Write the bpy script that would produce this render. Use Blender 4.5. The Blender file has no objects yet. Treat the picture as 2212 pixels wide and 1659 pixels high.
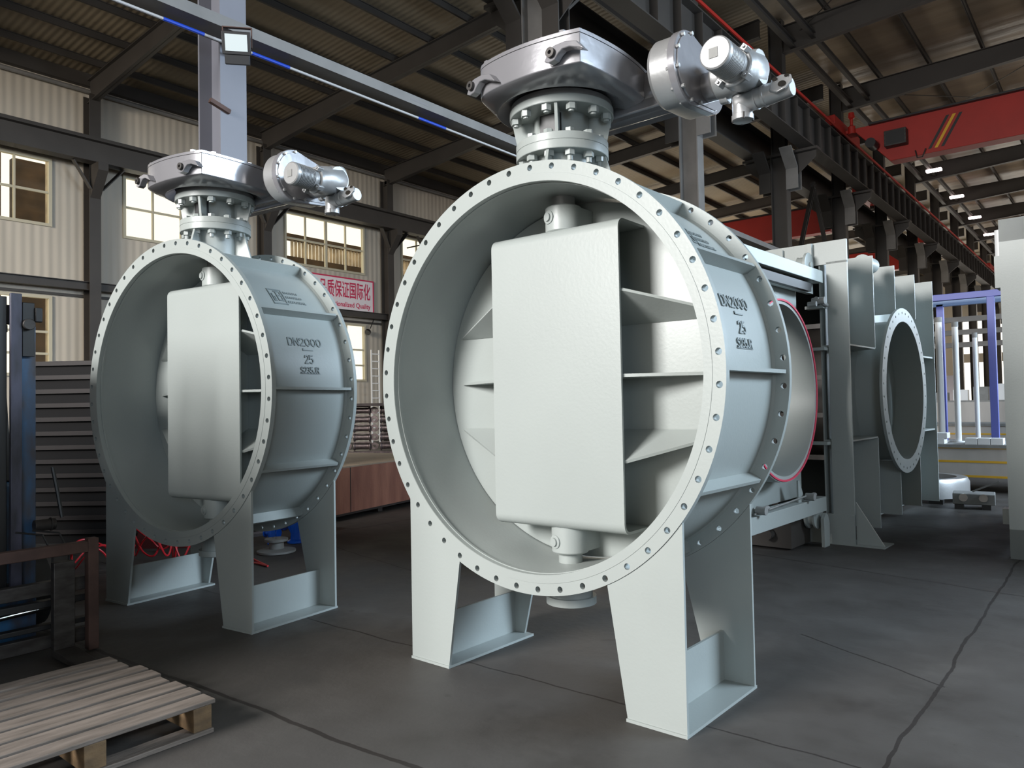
import bpy, bmesh, math, random
from mathutils import Vector, Matrix, Euler
R = math.radians
PI = math.pi
random.seed(7)
SC = bpy.context.scene
COL = SC.collection

# ------------------------------------------------------------------ camera
TH = R(39.2)          # the view is turned this far left of the hall's long axis (+Y)
F_PX, PITCH, ROLL, CAM_H = 1629.06, 0.0288, -0.0188, 1.4366
def cam_to_hall(v):
    x, y, z = v
    return Vector((x*math.cos(TH)-y*math.sin(TH), x*math.sin(TH)+y*math.cos(TH), z))
cd = bpy.data.cameras.new('camera'); cam = bpy.data.objects.new('camera', cd); COL.objects.link(cam)
fw = Vector((0, math.cos(PITCH), math.sin(PITCH))); up = Vector((0, -math.sin(PITCH), math.cos(PITCH))); rt = Vector((1, 0, 0))
c_, s_ = math.cos(ROLL), math.sin(ROLL)
r2 = cam_to_hall(c_*rt + s_*up); u2 = cam_to_hall(-s_*rt + c_*up); f2 = cam_to_hall(fw)
m = Matrix.Identity(4)
for i in range(3):
    m[i][0] = r2[i]; m[i][1] = u2[i]; m[i][2] = -f2[i]
m.translation = Vector((0, 0, CAM_H))
cam.matrix_world = m
cd.sensor_width = 36; cd.sensor_fit = 'HORIZONTAL'; cd.lens = 36*F_PX/2212; cd.clip_start = .05; cd.clip_end = 400
SC.camera = cam

# ------------------------------------------------------------------ world, lights, exposure
w = bpy.data.worlds.new('sky'); SC.world = w; w.use_nodes = True
bg = w.node_tree.nodes['Background']; bg.inputs[0].default_value = (1.0, .96, .88, 1); bg.inputs[1].default_value = 1.7
SC.view_settings.view_transform = 'Standard'; SC.view_settings.look = 'None'; SC.view_settings.gamma = 1
SC.view_settings.use_curve_mapping = False; SC.view_settings.exposure = 0.0
SC.cycles.use_denoising = True; SC.cycles.max_bounces = 6; SC.cycles.diffuse_bounces = 4; SC.cycles.glossy_bounces = 3
SC.cycles.transparent_max_bounces = 8; SC.cycles.sample_clamp_indirect = 6; SC.cycles.caustics_reflective = False; SC.cycles.caustics_refractive = False
def area(name, loc, target, sx, sy, power, col):
    ld = bpy.data.lights.new(name, 'AREA'); ld.shape = 'RECTANGLE'; ld.size = sx; ld.size_y = sy; ld.energy = power; ld.color = col
    o = bpy.data.objects.new(name, ld); COL.objects.link(o); o.location = loc
    o.rotation_euler = (Vector(target)-Vector(loc)).to_track_quat('-Z', 'Y').to_euler()
    return o
k_ = area('daylight_gate_behind', (-5.4, -10.8, 6.5), (-3.4, 4, -.2), 4.6, 4.4, 1850, (1.0, .985, .965)); k_.data.spread = R(120)
sd = area('daylight_side_windows', (9.9, 11.5, 7.3), (-4, 6, .6), 9, 3, 2300, (.66, .83, 1.0)); sd.data.spread = R(140)
area('cool_fill_front_right', (8.8, -6.5, 3.6), (-3, 3.2, 1.2), 4.5, 4, 420, (.70, .85, 1.0))  # added weak cool fill for the near valve's bore, no gate here
sd2 = area('daylight_side_windows', (9.9, 24, 5.2), (-3, 9, 1.4), 9, 4, 1500, (.68, .84, 1.0)); sd2.data.spread = R(120)
lb_ = area('left_bay_wash_fill', (-13.5, -11, 8.6), (-25.2, 13, 2.0), 6, 3, 800, (1.0, .92, .80)); lb_.data.spread = R(72)  # added warm wash that brightens the left wall, no gate here
area('daylight_far_gate', (-10, 74, 5), (-10, 40, 6), 26, 8, 2400, (1.0, .93, .82))
for yy, pw in ((38, 1100), (50, 1100), (66, 900)):
    area('daylight_left_windows', (-24.6, yy, 5.2), (-14, yy+3, 11.5), 12, 5, pw, (1.0, .92, .76))
area('daylight_right_windows', (9, 48, 5), (-4, 50, 12), 34, 4, 900, (1.0, .9, .8))

# ------------------------------------------------------------------ materials
MATS = {}
def mat(name, col, rough=.5, metal=0., noise=None, bump=None, emit=None, coat=0, spec=None):
    """noise=(scale, amount, darker colour or None, stretch) ; bump=(scale, strength, stretch)"""
    if name in MATS: return MATS[name]
    mt = bpy.data.materials.new(name); mt.use_nodes = True; nt = mt.node_tree; b = nt.nodes['Principled BSDF']
    b.inputs['Base Color'].default_value = (*col, 1); b.inputs['Roughness'].default_value = rough; b.inputs['Metallic'].default_value = metal
    if coat: b.inputs['Coat Weight'].default_value = coat; b.inputs['Coat Roughness'].default_value = .12
    if spec is not None: b.inputs['Specular IOR Level'].default_value = spec
    if emit: b.inputs['Emission Color'].default_value = (*emit[0], 1); b.inputs['Emission Strength'].default_value = emit[1]
    tc = nt.nodes.new('ShaderNodeTexCoord')
    def nz(scale, stretch, detail=5):
        mp = nt.nodes.new('ShaderNodeMapping'); nt.links.new(tc.outputs['Object'], mp.inputs[0]); mp.inputs['Scale'].default_value = stretch
        n = nt.nodes.new('ShaderNodeTexNoise'); nt.links.new(mp.outputs[0], n.inputs['Vector']); n.inputs['Scale'].default_value = scale; n.inputs['Detail'].default_value = detail
        return n
    if noise:
        sc, amt, dk, st = (list(noise)+[None, (1, 1, 1)])[:4] if len(noise) < 4 else noise
        dk = dk or tuple(c*(1-amt) for c in col)
        n = nz(sc, st or (1, 1, 1)); cr = nt.nodes.new('ShaderNodeValToRGB'); nt.links.new(n.outputs['Fac'], cr.inputs[0])
        cr.color_ramp.elements[0].position = .35; cr.color_ramp.elements[1].position = .65
        cr.color_ramp.elements[0].color = (*dk, 1); cr.color_ramp.elements[1].color = (*col, 1)
        nt.links.new(cr.outputs[0], b.inputs['Base Color'])
    if bump:
        sc, stg, st = bump if len(bump) == 3 else (*bump, (1, 1, 1))
        n = nz(sc, st); bp = nt.nodes.new('ShaderNodeBump'); bp.inputs['Strength'].default_value = stg; bp.inputs['Distance'].default_value = .02
        nt.links.new(n.outputs['Fac'], bp.inputs['Height']); nt.links.new(bp.outputs[0], b.inputs['Normal'])
    MATS[name] = mt; return mt
def wave_bump(mt, axis, scale, strength, dist=.05, tint=None):
    nt = mt.node_tree; b = nt.nodes['Principled BSDF']; tc = nt.nodes.new('ShaderNodeTexCoord'); wv = nt.nodes.new('ShaderNodeTexWave')
    wv.bands_direction = axis; wv.inputs['Scale'].default_value = scale; wv.wave_profile = 'SIN'
    nt.links.new(tc.outputs['Object'], wv.inputs['Vector']); bp = nt.nodes.new('ShaderNodeBump'); bp.inputs['Strength'].default_value = strength; bp.inputs['Distance'].default_value = dist
    nt.links.new(wv.outputs['Fac'], bp.inputs['Height'])
    old = b.inputs['Normal'].links
    if old: nt.links.new(old[0].from_socket, bp.inputs['Normal'])
    nt.links.new(bp.outputs[0], b.inputs['Normal'])
    return mt
PAINT = mat('grey_green_paint', (.335, .363, .350), .40, 0, (1.3, .05), (60, .04))
PAINT_D = mat('grey_green_paint_stamp', (.21, .24, .24), .5)
SILVER = mat('silver_enamel', (.27, .265, .28), .2, .3, (3, .07), (14, .05), coat=.4)
SILVER2 = mat('silver_cast', (.37, .37, .37), .38, .45, (9, .06), (50, .04))
BLACK = mat('black_paint', (.015, .015, .016), .45)
STEEL = mat('brown_grey_steel_paint', (.052, .045, .040), .55, 0, (1.1, .18))
STEEL_B = mat('blue_grey_steel_paint', (.20, .20, .23), .5, 0, (1.1, .1))
STEEL_L = mat('light_grey_steel_paint', (.21, .20, .19), .6, 0, (2.2, .2))
WALLM = wave_bump(mat('cream_wall_sheet', (.55, .49, .41), .55, 0, (.7, .14, None, (1, 3, .3))), 'Y', 1.25, .28, .04)
ROOFL = wave_bump(mat('roof_sheet', (.27, .215, .145), .6, 0, (.6, .15)), 'Y', 1.6, .28, .04)
ROOFR = wave_bump(mat('roof_foil', (.34, .27, .20), .42, .0, (.8, .22, None, (.5, 2.2, 1)), (1.6, 1.0, (.35, 2.6, 1))), 'Y', .5, .25, .04)
TRIMM = mat('window_frame_cream', (.52, .47, .35), .5)
RED = mat('crane_red', (.42, .02, .012), .5, 0, (1.2, .15))
YEL = mat('stripe_yellow', (.75, .42, .02), .5)
WOOD = mat('pallet_wood', (.18, .148, .125), .8, 0, (6, .4, (.105, .085, .07), (4, .6, 8)), (40, .25, (3, .4, 3)))
WOODE = mat('pallet_block_wood', (.17, .105, .05), .75, 0, (8, .45, None, (1, 1, 3)), (40, .2))
PLYR = mat('red_plywood', (.50, .20, .12), .6, 0, (2.2, .3, (.33, .11, .065), (1, 2.5, .5)), (30, .1))
PLYT = mat('plywood_top', (.58, .45, .33), .65, 0, (2, .2, None, (1, 4, 1)))
DARKW = mat('dark_timber', (.05, .035, .03), .8, 0, (5, .4))
RUST = mat('rusty_steel', (.11, .062, .05), .7, .2, (6, .45))
GREYST = mat('worn_grey_steel', (.075, .07, .066), .5, .5, (7, .5, (.035, .03, .028), (1, 1, 3)))
BLUEF = mat('worn_blue_paint', (.03, .12, .26), .4, 0, (9, .8, (.055, .055, .07), (1, 1, .35)))
PURP = mat('worn_violet_grey_paint', (.085, .085, .125), .5, .2, (11, .5, (.035, .035, .045), (1, 1, .3)))
CHROME = mat('chrome', (.8, .8, .8), .12, 1)
BLUE = mat('gloss_blue', (.01, .09, .5), .2, 0, coat=.5)
BLUEG = mat('gantry_blue', (.10, .12, .42), .45)
BLUEL = mat('gantry_light_blue', (.33, .45, .68), .45)
WHITE = mat('white_enamel', (.8, .8, .8), .4)
CONC = mat('cast_concrete_grey', (.58, .54, .50), .7, 0, (2, .25, None, (1, 1, .3)))
HOSE = mat('red_hose', (.62, .02, .03), .4)
GREYC = mat('grey_cast', (.27, .27, .26), .6, .1, (9, .2))
CHAIN = mat('dirty_casting', (.17, .13, .125), .38, .6, (14, .5))
GREEND = mat('dark_green', (.02, .08, .05), .5)
BANNER = mat('banner_white', (.88, .80, .82), .5)
BANRED = mat('banner_red', (.62, .03, .10), .5)
SEAL = mat('red_seal', (.6, .05, .10), .5)
BLUEC = mat('conduit_blue', (.01, .06, .5), .4)
CONDUIT = mat('conduit_grey', (.50, .48, .47), .45)
DIRTG = mat('outdoor_brown', (.07, .04, .02), .8, 0, (2, .5))
DIRTO = mat('outdoor_ochre', (.62, .50, .36), .8, 0, (2, .4))
LEDM = mat('floodlight_led', (.5, .55, .55), .3, 0, emit=((.85, 1, 1), .12))
STRIPL = mat('strip_lamp', (.9, .8, .8), .3, 0, emit=((1, .8, .78), 6))
def glass_mat():
    mt = bpy.data.materials.new('window_glass'); mt.use_nodes = True; nt = mt.node_tree; nt.nodes.clear()
    out = nt.nodes.new('ShaderNodeOutputMaterial'); mx = nt.nodes.new('ShaderNodeMixShader'); tr = nt.nodes.new('ShaderNodeBsdfTransparent'); gl = nt.nodes.new('ShaderNodeBsdfGlossy')
    tr.inputs[0].default_value = (.93, .92, .85, 1); gl.inputs['Roughness'].default_value = .05; mx.inputs[0].default_value = .06
    nt.links.new(tr.outputs[0], mx.inputs[1]); nt.links.new(gl.outputs[0], mx.inputs[2]); nt.links.new(mx.outputs[0], out.inputs[0]); return mt
GLASS = glass_mat()
def floor_mat():
    mt = bpy.data.materials.new('floor_concrete'); mt.use_nodes = True; nt = mt.node_tree; b = nt.nodes['Principled BSDF']; L = nt.links
    tc = nt.nodes.new('ShaderNodeTexCoord'); sp = nt.nodes.new('ShaderNodeSeparateXYZ'); L.new(tc.outputs['Object'], sp.inputs[0])
    def noise(s, d=6, st=(1, 1, 1), rough=.55):
        mp = nt.nodes.new('ShaderNodeMapping'); mp.inputs['Scale'].default_value = st; L.new(tc.outputs['Object'], mp.inputs[0])
        n = nt.nodes.new('ShaderNodeTexNoise'); n.inputs['Scale'].default_value = s; n.inputs['Detail'].default_value = d; n.inputs['Roughness'].default_value = rough; L.new(mp.outputs[0], n.inputs['Vector']); return n.outputs['Fac']
    def M(op, a, b_=None):
        n = nt.nodes.new('ShaderNodeMath'); n.operation = op
        for i, q in enumerate((a, b_)):
            if q is None: continue
            if isinstance(q, (int, float)): n.inputs[i].default_value = q
            else: L.new(q, n.inputs[i])
        return n.outputs[0]
    def ramp(f, p0, p1, c0, c1):
        cr = nt.nodes.new('ShaderNodeValToRGB'); L.new(f, cr.inputs[0]); cr.color_ramp.elements[0].position = p0; cr.color_ramp.elements[1].position = p1
        cr.color_ramp.elements[0].color = (*c0, 1); cr.color_ramp.elements[1].color = (*c1, 1); return cr.outputs[0]
    def mix(f, a, b_):
        n = nt.nodes.new('ShaderNodeMix'); n.data_type = 'RGBA'
        if isinstance(f, float): n.inputs[0].default_value = f
        else: L.new(f, n.inputs[0])
        for k, q in ((6, a), (7, b_)):
            if isinstance(q, tuple): n.inputs[k].default_value = (*q, 1)
            else: L.new(q, n.inputs[k])
        return n.outputs[2]
    base = ramp(noise(.55, 7, (1, 1, 1), .65), .36, .66, (.038, .034, .031), (.082, .076, .070))
    base = mix(ramp(noise(3.2, 8, (1, 1, 1), .7), .42, .62, (0, 0, 0), (1, 1, 1)), base, (.056, .051, .047))
    base = mix(ramp(noise(26, 3), .70, .76, (0, 0, 0), (.75, .75, .75)), base, (.035, .031, .028))      # oil spots
    base = mix(ramp(noise(5, 2, (1, 1, 1)), .72, .76, (0, 0, 0), (.7, .7, .7)), base, (.035, .031, .029))
    X, Y = sp.outputs[0], sp.outputs[1]; wob = M('MULTIPLY', M('SUBTRACT', noise(1.6, 5), .5), .10)
    def joint(coord, pos, wd, lo=None, other=None, hi=None):
        d = M('ABSOLUTE', M('SUBTRACT', M('ADD', coord, wob), pos)); k = M('LESS_THAN', d, wd)
        if lo is not None: k = M('MULTIPLY', k, M('GREATER_THAN', other, lo))
        if hi is not None: k = M('MULTIPLY', k, M('LESS_THAN', other, hi))
        return k
    js = [joint(M('ADD', Y, M('MULTIPLY', X, -.05)), 2.22, .013), joint(Y, 3.15, .006), joint(M('ADD', X, M('MULTIPLY', Y, .0)), -.78, .009, 2.3, Y),
          joint(M('ADD', Y, M('MULTIPLY', X, .55)), 3.85, .007, -1.6, X, -.75), joint(M('ADD', Y, M('MULTIPLY', X, .22)), 3.52, .008, -7.5, X, -4.4), joint(M('ADD', Y, M('MULTIPLY', X, .2)), 6.4, .008),
          joint(Y, 9.4, .01), joint(Y, 15, .012), joint(X, -7.2, .012), joint(X, 3.2, .01)]
    s = js[0]
    for j in js[1:]: s = M('MAXIMUM', s, j)
    base = mix(s, base, (.018, .014, .012))
    L.new(base, b.inputs['Base Color']); L.new(ramp(noise(2.2, 6), .3, .7, (.5, .5, .5), (.72, .72, .72)), b.inputs['Roughness'])
    bp = nt.nodes.new('ShaderNodeBump'); bp.inputs['Strength'].default_value = .25; bp.inputs['Distance'].default_value = .01; L.new(M('SUBTRACT', noise(14, 6), M('MULTIPLY', s, 3.0)), bp.inputs['Height']); L.new(bp.outputs[0], b.inputs['Normal'])
    return mt
FLOORM = floor_mat()

# ------------------------------------------------------------------ mesh helpers
class MB:
    def __init__(s): s.v = []; s.f = []; s.sm = []
    def add(s, vs, fs, M=None, smooth=True):
        o = len(s.v)
        s.v += [tuple((M @ Vector(p)) if M else p) for p in vs]; s.f += [tuple(i+o for i in f) for f in fs]; s.sm += [smooth]*len(fs); return s
    def box(s, x0, x1, y0, y1, z0, z1, M=None):
        vs = [(x, y, z) for x in (x0, x1) for y in (y0, y1) for z in (z0, z1)]
        return s.add(vs, [(0, 1, 3, 2), (4, 6, 7, 5), (0, 4, 5, 1), (2, 3, 7, 6), (0, 2, 6, 4), (1, 5, 7, 3)], M, False)
    def beam(s, a, b, w, h, upv=(0, 0, 1)):
        a = Vector(a); b = Vector(b); d = (b-a); L = d.length; d.normalize(); u = Vector(upv); x = d.cross(u)
        if x.length < 1e-6: u = Vector((1, 0, 0)); x = d.cross(u)
        x.normalize(); z = x.cross(d); M = Matrix((x, d, z)).transposed().to_4x4(); M.translation = a
        return s.box(-w/2, w/2, 0, L, -h/2, h/2, M)
    def loft(s, rings, closed=True, cap0=True, cap1=True, smooth=True):
        n = len(rings[0]); o = len(s.v); fs = []
        for r in rings: s.v += [tuple(p) for p in r]
        for k in range(len(rings)-1):
            for i in range(n if closed else n-1):
                j = (i+1) % n; fs.append((o+k*n+i, o+k*n+j, o+(k+1)*n+j, o+(k+1)*n+i))
        s.f += fs; s.sm += [smooth]*len(fs)
        if cap0: s.f.append(tuple(o+i for i in range(n))[::-1]); s.sm.append(False)
        if cap1: s.f.append(tuple(o+(len(rings)-1)*n+i for i in range(n))); s.sm.append(False)
        return s
    def lathe(s, prof, origin=(0, 0, 0), axis=(0, 0, 1), n=32, cap0=True, cap1=True, a0=0):
        ax = Vector(axis).normalized(); t = Vector((0, 0, 1)) if abs(ax.z) < .9 else Vector((1, 0, 0)); U = ax.cross(t).normalized(); V = ax.cross(U); O = Vector(origin)
        rings = [[O+ax*h+(U*math.cos(a0+2*PI*i/n)+V*math.sin(a0+2*PI*i/n))*max(r, 1e-5) for i in range(n)] for r, h in prof]
        return s.loft(rings, True, cap0, cap1)
    def cyl(s, a, b, r, r1=None, n=24, a0=0):
        a = Vector(a); b = Vector(b); return s.lathe([(r, 0), (r if r1 is None else r1, (b-a).length)], a, b-a, n, a0=a0)
    def ring(s, a, b, ri, ro, n=48):
        a = Vector(a); b = Vector(b); L = (b-a).length
        return s.lathe([(ri, 0), (ro, 0), (ro, L), (ri, L), (ri, 0)], a, b-a, n, False, False)
    def prism(s, poly, O, U, V, W):
        O = Vector(O); U = Vector(U); V = Vector(V); W = Vector(W); n = len(poly)
        if (U.cross(V)).dot(W) < 0: poly = poly[::-1]
        return s.loft([[O+U*p[0]+V*p[1] for p in poly], [O+W+U*p[0]+V*p[1] for p in poly]], smooth=False)
    def tube(s, pts, r, n=10, caps=True):
        P = [Vector(p) for p in pts]; rings = []; x = None
        for i, p in enumerate(P):
            d = (P[min(i+1, len(P)-1)]-P[max(i-1, 0)])
            if d.length < 1e-9: d = Vector((0, 0, 1))
            d.normalize()
            if x is None: x = d.cross(Vector((0, 0, 1))); x = x if x.length > .1 else d.cross(Vector((1, 0, 0)))
            x = (x-d*x.dot(d)).normalized(); y = d.cross(x); rr = r[i] if isinstance(r, (list, tuple)) else r
            rings.append([p+(x*math.cos(2*PI*k/n)+y*math.sin(2*PI*k/n))*rr for k in range(n)])
        return s.loft(rings, True, caps, caps)
    def sphere(s, c, r, n=16, m=8, sc=(1, 1, 1)):
        c = Vector(c); rings = [[c+Vector((math.sin(PI*j/m)*math.cos(2*PI*i/n)*sc[0], math.sin(PI*j/m)*math.sin(2*PI*i/n)*sc[1], math.cos(PI*j/m)*sc[2]))*r for i in range(n)] for j in range(m+1)]
        return s.loft(rings, True, False, False)
    def mesh(s, name, material, ang=32):
        me = bpy.data.meshes.new(name); me.from_pydata(s.v, [], s.f); me.validate(); bm = bmesh.new(); bm.from_mesh(me)
        bmesh.ops.remove_doubles(bm, verts=bm.verts, dist=1e-5)
        bmesh.ops.recalc_face_normals(bm, faces=bm.faces)
        for f in bm.faces: f.smooth = True
        lim = R(ang)
        for e in bm.edges:
            if len(e.link_faces) == 2:
                try: e.smooth = e.calc_face_angle() < lim
                except ValueError: e.smooth = False
            else: e.smooth = False
        bm.to_mesh(me); bm.free(); me.materials.append(material); return me
    def obj(s, name, material, parent=None, bevel=0, loc=None, M=None, seg=2):
        o = bpy.data.objects.new(name, s.mesh(name, material)); COL.objects.link(o)
        if parent: o.parent = parent
        if M is not None: o.matrix_local = M
        elif loc: o.location = loc
        if bevel:
            b = o.modifiers.new('bevel', 'BEVEL'); b.width = bevel; b.segments = seg; b.limit_method = 'ANGLE'; b.angle_limit = R(40)
        return o
def tag(o, label, cat, group=None, kind=None):
    if label: o['label'] = label
    if cat: o['category'] = cat
    if group: o['group'] = group
    if kind: o['kind'] = kind
    return o
def thing(name, label, cat, loc=(0, 0, 0), rz=0, group=None):
    o = bpy.data.objects.new(name, None); COL.objects.link(o); o.location = loc; o.rotation_euler = (0, 0, rz); o.empty_display_size = .2
    return tag(o, label, cat, group)
def struct(o): o['kind'] = 'structure'; return o
def copy_tree(o, parent=None):
    c = o.copy(); COL.objects.link(c)
    if parent: c.parent = parent
    for ch in list(o.children): copy_tree(ch, c)
    return c
TRIM = [0]
def trim(mb, m_, **k):
    TRIM[0] += 1; return struct(mb.obj('trim_%d' % TRIM[0], m_, **k))
def hexagon(r): return [(r*math.cos(PI*i/3), r*math.sin(PI*i/3)) for i in range(6)]
def text_mesh(s, size, depth, fit_w=None, fit_h=None, align='LEFT', bold=0):
    cu = bpy.data.curves.new('txt', 'FONT'); cu.body = s; cu.size = size; cu.extrude = depth/2; cu.align_x = align; cu.resolution_u = 3; cu.offset = bold
    o = bpy.data.objects.new('txt', cu); COL.objects.link(o); bpy.context.view_layer.update()
    me = bpy.data.meshes.new_from_object(o.evaluated_get(bpy.context.evaluated_depsgraph_get())); vs = [v.co.copy() for v in me.vertices]; fs = [tuple(p.vertices) for p in me.polygons]
    bpy.data.objects.remove(o); bpy.data.curves.remove(cu); bpy.data.meshes.remove(me)
    if not vs: return [], []
    x0 = min(v.x for v in vs); x1 = max(v.x for v in vs); y0 = min(v.y for v in vs); y1 = max(v.y for v in vs)
    out = []
    for v in vs:
        x = (v.x-x0)/(x1-x0)*(fit_w or (x1-x0)); y = (v.y-y0)/(y1-y0)*(fit_h or (y1-y0)); out.append(Vector((x, y, v.z+depth/2)))
    return out, fs

# ================================================================== the hall
X_WALL, X_ROW, X_RIGHT = -25.5, -8.1, 10.2
Y0, Y1 = -13.0, 80.0
PITCHY = 6.22
ROWY = [4.68-6.22+PITCHY*i for i in range(14)]
WALLY = [3.9+6.17*i for i in range(-2, 13)]
fl = MB().box(X_WALL-.3, X_RIGHT+.3, Y0-.3, Y1+.3, -.3, 0).obj('floor', FLOORM); struct(fl)
def zraf(x): return 11.45+.055*(x-X_WALL) if x < X_ROW else 12.40+.02*(x-X_ROW)
def roof(x0, x1, m_, nm):
    z0, z1 = zraf(x0)+.86, zraf(x1-1e-3)+.86
    struct(MB().add([(x0, Y0, z0), (x1, Y0, z1), (x1, Y1, z1), (x0, Y1, z0), (x0, Y0, z0+.15), (x1, Y0, z1+.15), (x1, Y1, z1+.15), (x0, Y1, z0+.15)],
        [(0, 3, 2, 1), (4, 5, 6, 7), (0, 1, 5, 4), (1, 2, 6, 5), (2, 3, 7, 6), (3, 0, 4, 7)], None, False).obj(nm, m_))
roof(X_WALL-.3, X_ROW, ROOFL, 'ceiling'); roof(X_ROW, X_RIGHT+.3, ROOFR, 'ceiling_right')
# left wall with window openings in every bay
WIN_Z = [(2.6, 5.08), (7.22, 9.33)]
bays = []
for i in range(len(WALLY)-1):
    yc = (WALLY[i]+WALLY[i+1])/2; bays.append((yc-2.02, yc+2.02))
wl = MB(); z_lv = [0, WIN_Z[0][0], WIN_Z[0][1], WIN_Z[1][0], WIN_Z[1][1], 12.4]
for k in range(5):
    if k in (0, 2, 4): wl.box(X_WALL-.3, X_WALL-.1, Y0, Y1, z_lv[k], z_lv[k+1])
    else:
        ys = [Y0]+[q for b in bays for q in b]+[Y1]
        for a in range(0, len(ys), 2):
            if ys[a+1] > ys[a]: wl.box(X_WALL-.3, X_WALL-.1, ys[a], ys[a+1], z_lv[k], z_lv[k+1])
struct(wl.obj('wall_left', WALLM))
wn = 0
for bi, (a, b) in enumerate(bays):
    if b < 2 or a > 70: continue
    for (z0, z1) in WIN_Z:
        wn += 1; W = bpy.data.objects.new('window_%d' % wn, None); COL.objects.link(W); W.location = (X_WALL-.12, a, z0); struct(W)
        wd, ht = b-a, z1-z0; f = MB()
        for (p, q, r_, s__) in ((0, wd, 0, .09), (0, wd, ht-.09, ht), (0, .09, .091, ht-.091), (wd-.09, wd, .091, ht-.091)): f.box(-.05, .09, p, q, r_, s__)
        f.obj('window_frame', TRIMM, W)
        g = MB()
        for t in (.25, .5, .75): ww = .055 if t == .5 else .028; g.box(-.03, .05, wd*t-ww, wd*t+ww, .09, ht-.09)
        for t in ((.5,) if z0 > 6 else (.28, .55)): g.box(-.02, .04, .09, wd-.09, ht*t-.035, ht*t+.035)
        g.obj('glazing_bar', TRIMM, W)
        MB().box(-.005, .005, .09, wd-.09, .09, ht-.09).obj('pane', GLASS, W)
struct(MB().box(-8.6, -4.15, -.35, -.25, 0, 2.55).obj('shade_blocker', STEEL))  # out-of-view panel, added only to shade the lower half of the left valve
# right wall, back wall and far wall with their gates (openings)
rw = MB()
for a, b, z0, z1 in ((Y0, Y1, 0, 2.0), (Y0, 40, 2.0, 5.6), (Y0, 6.8, 5.6, 9.0), (16.2, 40, 5.6, 9), (40, Y1, 6.4, 9), (Y0, Y1, 9, 12.9)): rw.box(X_RIGHT, X_RIGHT+.2, a, b, z0, z1)
for yy in range(41, 80, 6): rw.box(X_RIGHT, X_RIGHT+.2, yy, yy+1.5, 2.0, 6.4)
struct(rw.obj('wall_right', WALLM))
bw = MB()
for a, b, z0, z1 in ((X_WALL, -3.2, 0, 13.2), (5.4, X_RIGHT, 0, 13.2), (-3.2, 5.4, 7.6, 13.2)): bw.box(a, b, Y0-.2, Y0, z0, z1)
struct(bw.obj('wall_back', WALLM))
fwl = MB()
for a, b, z0, z1 in ((X_WALL, -23, 0, 13), (-23, -13.5, 8.8, 13), (-13.5, -11.9, 0, 13), (-11.9, -6, 8.4, 13), (-6, 2, 0, 13), (2, X_RIGHT, 6, 13), (-23, -13.5, 5.4, 6.2), (-11.9, -6, 4.6, 5.4)): fwl.box(a, b, Y1, Y1+.2, z0, z1)
struct(fwl.obj('wall_far', WALLM))
# wall girts, crane runway and eave tube along the left wall
def Ibeam(mb, a, b, w_, h_, tf=.02, tw=.012, side=(0, 0, 1)):
    a = Vector(a); b = Vector(b); d = (b-a).normalized(); u = Vector(side); x = d.cross(u).normalized(); z = x.cross(d)
    for k in (-1, 1): mb.beam(a+z*k*(h_/2-tf/2), b+z*k*(h_/2-tf/2), w_, tf, side)
    mb.beam(a, b, tw, h_-2*tf, side)
    return mb
trim(Ibeam(MB(), (X_WALL+.25, Y0, 5.45), (X_WALL+.25, Y1, 5.45), .22, .26), STEEL)
trim(MB().box(X_WALL-.08, X_WALL-.02, Y0, Y1, 5.12, 5.20), STEEL)
trim(MB().cyl((X_WALL+.1, Y0, 11.72), (X_WALL+.1, Y1, 11.72), .07, n=10), STEEL_L)
trim(MB().box(X_WALL-.1, X_WALL+.12, Y0, Y1, 11.9, 12.3), STEEL)
def run_girder(x, zt, zb, name, label, stiff=True, side=1):
    t = thing(name, label, 'beam', (x, Y0, 0)); g = Ibeam(MB(), (0, 0, (zt+zb)/2), (0, Y1-Y0, (zt+zb)/2), .42, zt-zb, .03, .02); g.obj('girder', STEEL, t)
    if stiff:
        for k in range(int((Y1-Y0)/1.04)):
            if k > 90: break
            MB().box(-.2, .2, k*1.04+.5, k*1.04+.53, zb+.03, zt-.03).obj('stiffener', STEEL, t)
    MB().box(-.05, .05, 0, Y1-Y0, zt, zt+.13).obj('crane_rail', STEEL, t)
    return t
run_girder(X_WALL+.75, 9.95, 9.25, 'runway_girder', 'dark crane runway girder along the left wall above the upper windows', False)
gr = run_girder(-7.25, 10.15, 9.06, 'runway_girder', 'dark crane runway girder with stiffeners facing the right bay, red rail above')
MB().box(.15, .19, 0, Y1-Y0, 10.30, 10.38).obj('conductor_rail', RED, gr)
MB().box(-.32, -.24, 0, Y1-Y0, 10.15, 10.2).obj('walkway_edge', STEEL, gr)
run_girder(-8.95, 10.0, 9.06, 'runway_girder', 'dark crane runway girder on the left-bay side of the centre columns', False)
MB().box(-.62, -.22, 0, Y1-Y0, 9.99, 10.04).obj('walkway_plate', STEEL, gr)
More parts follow.
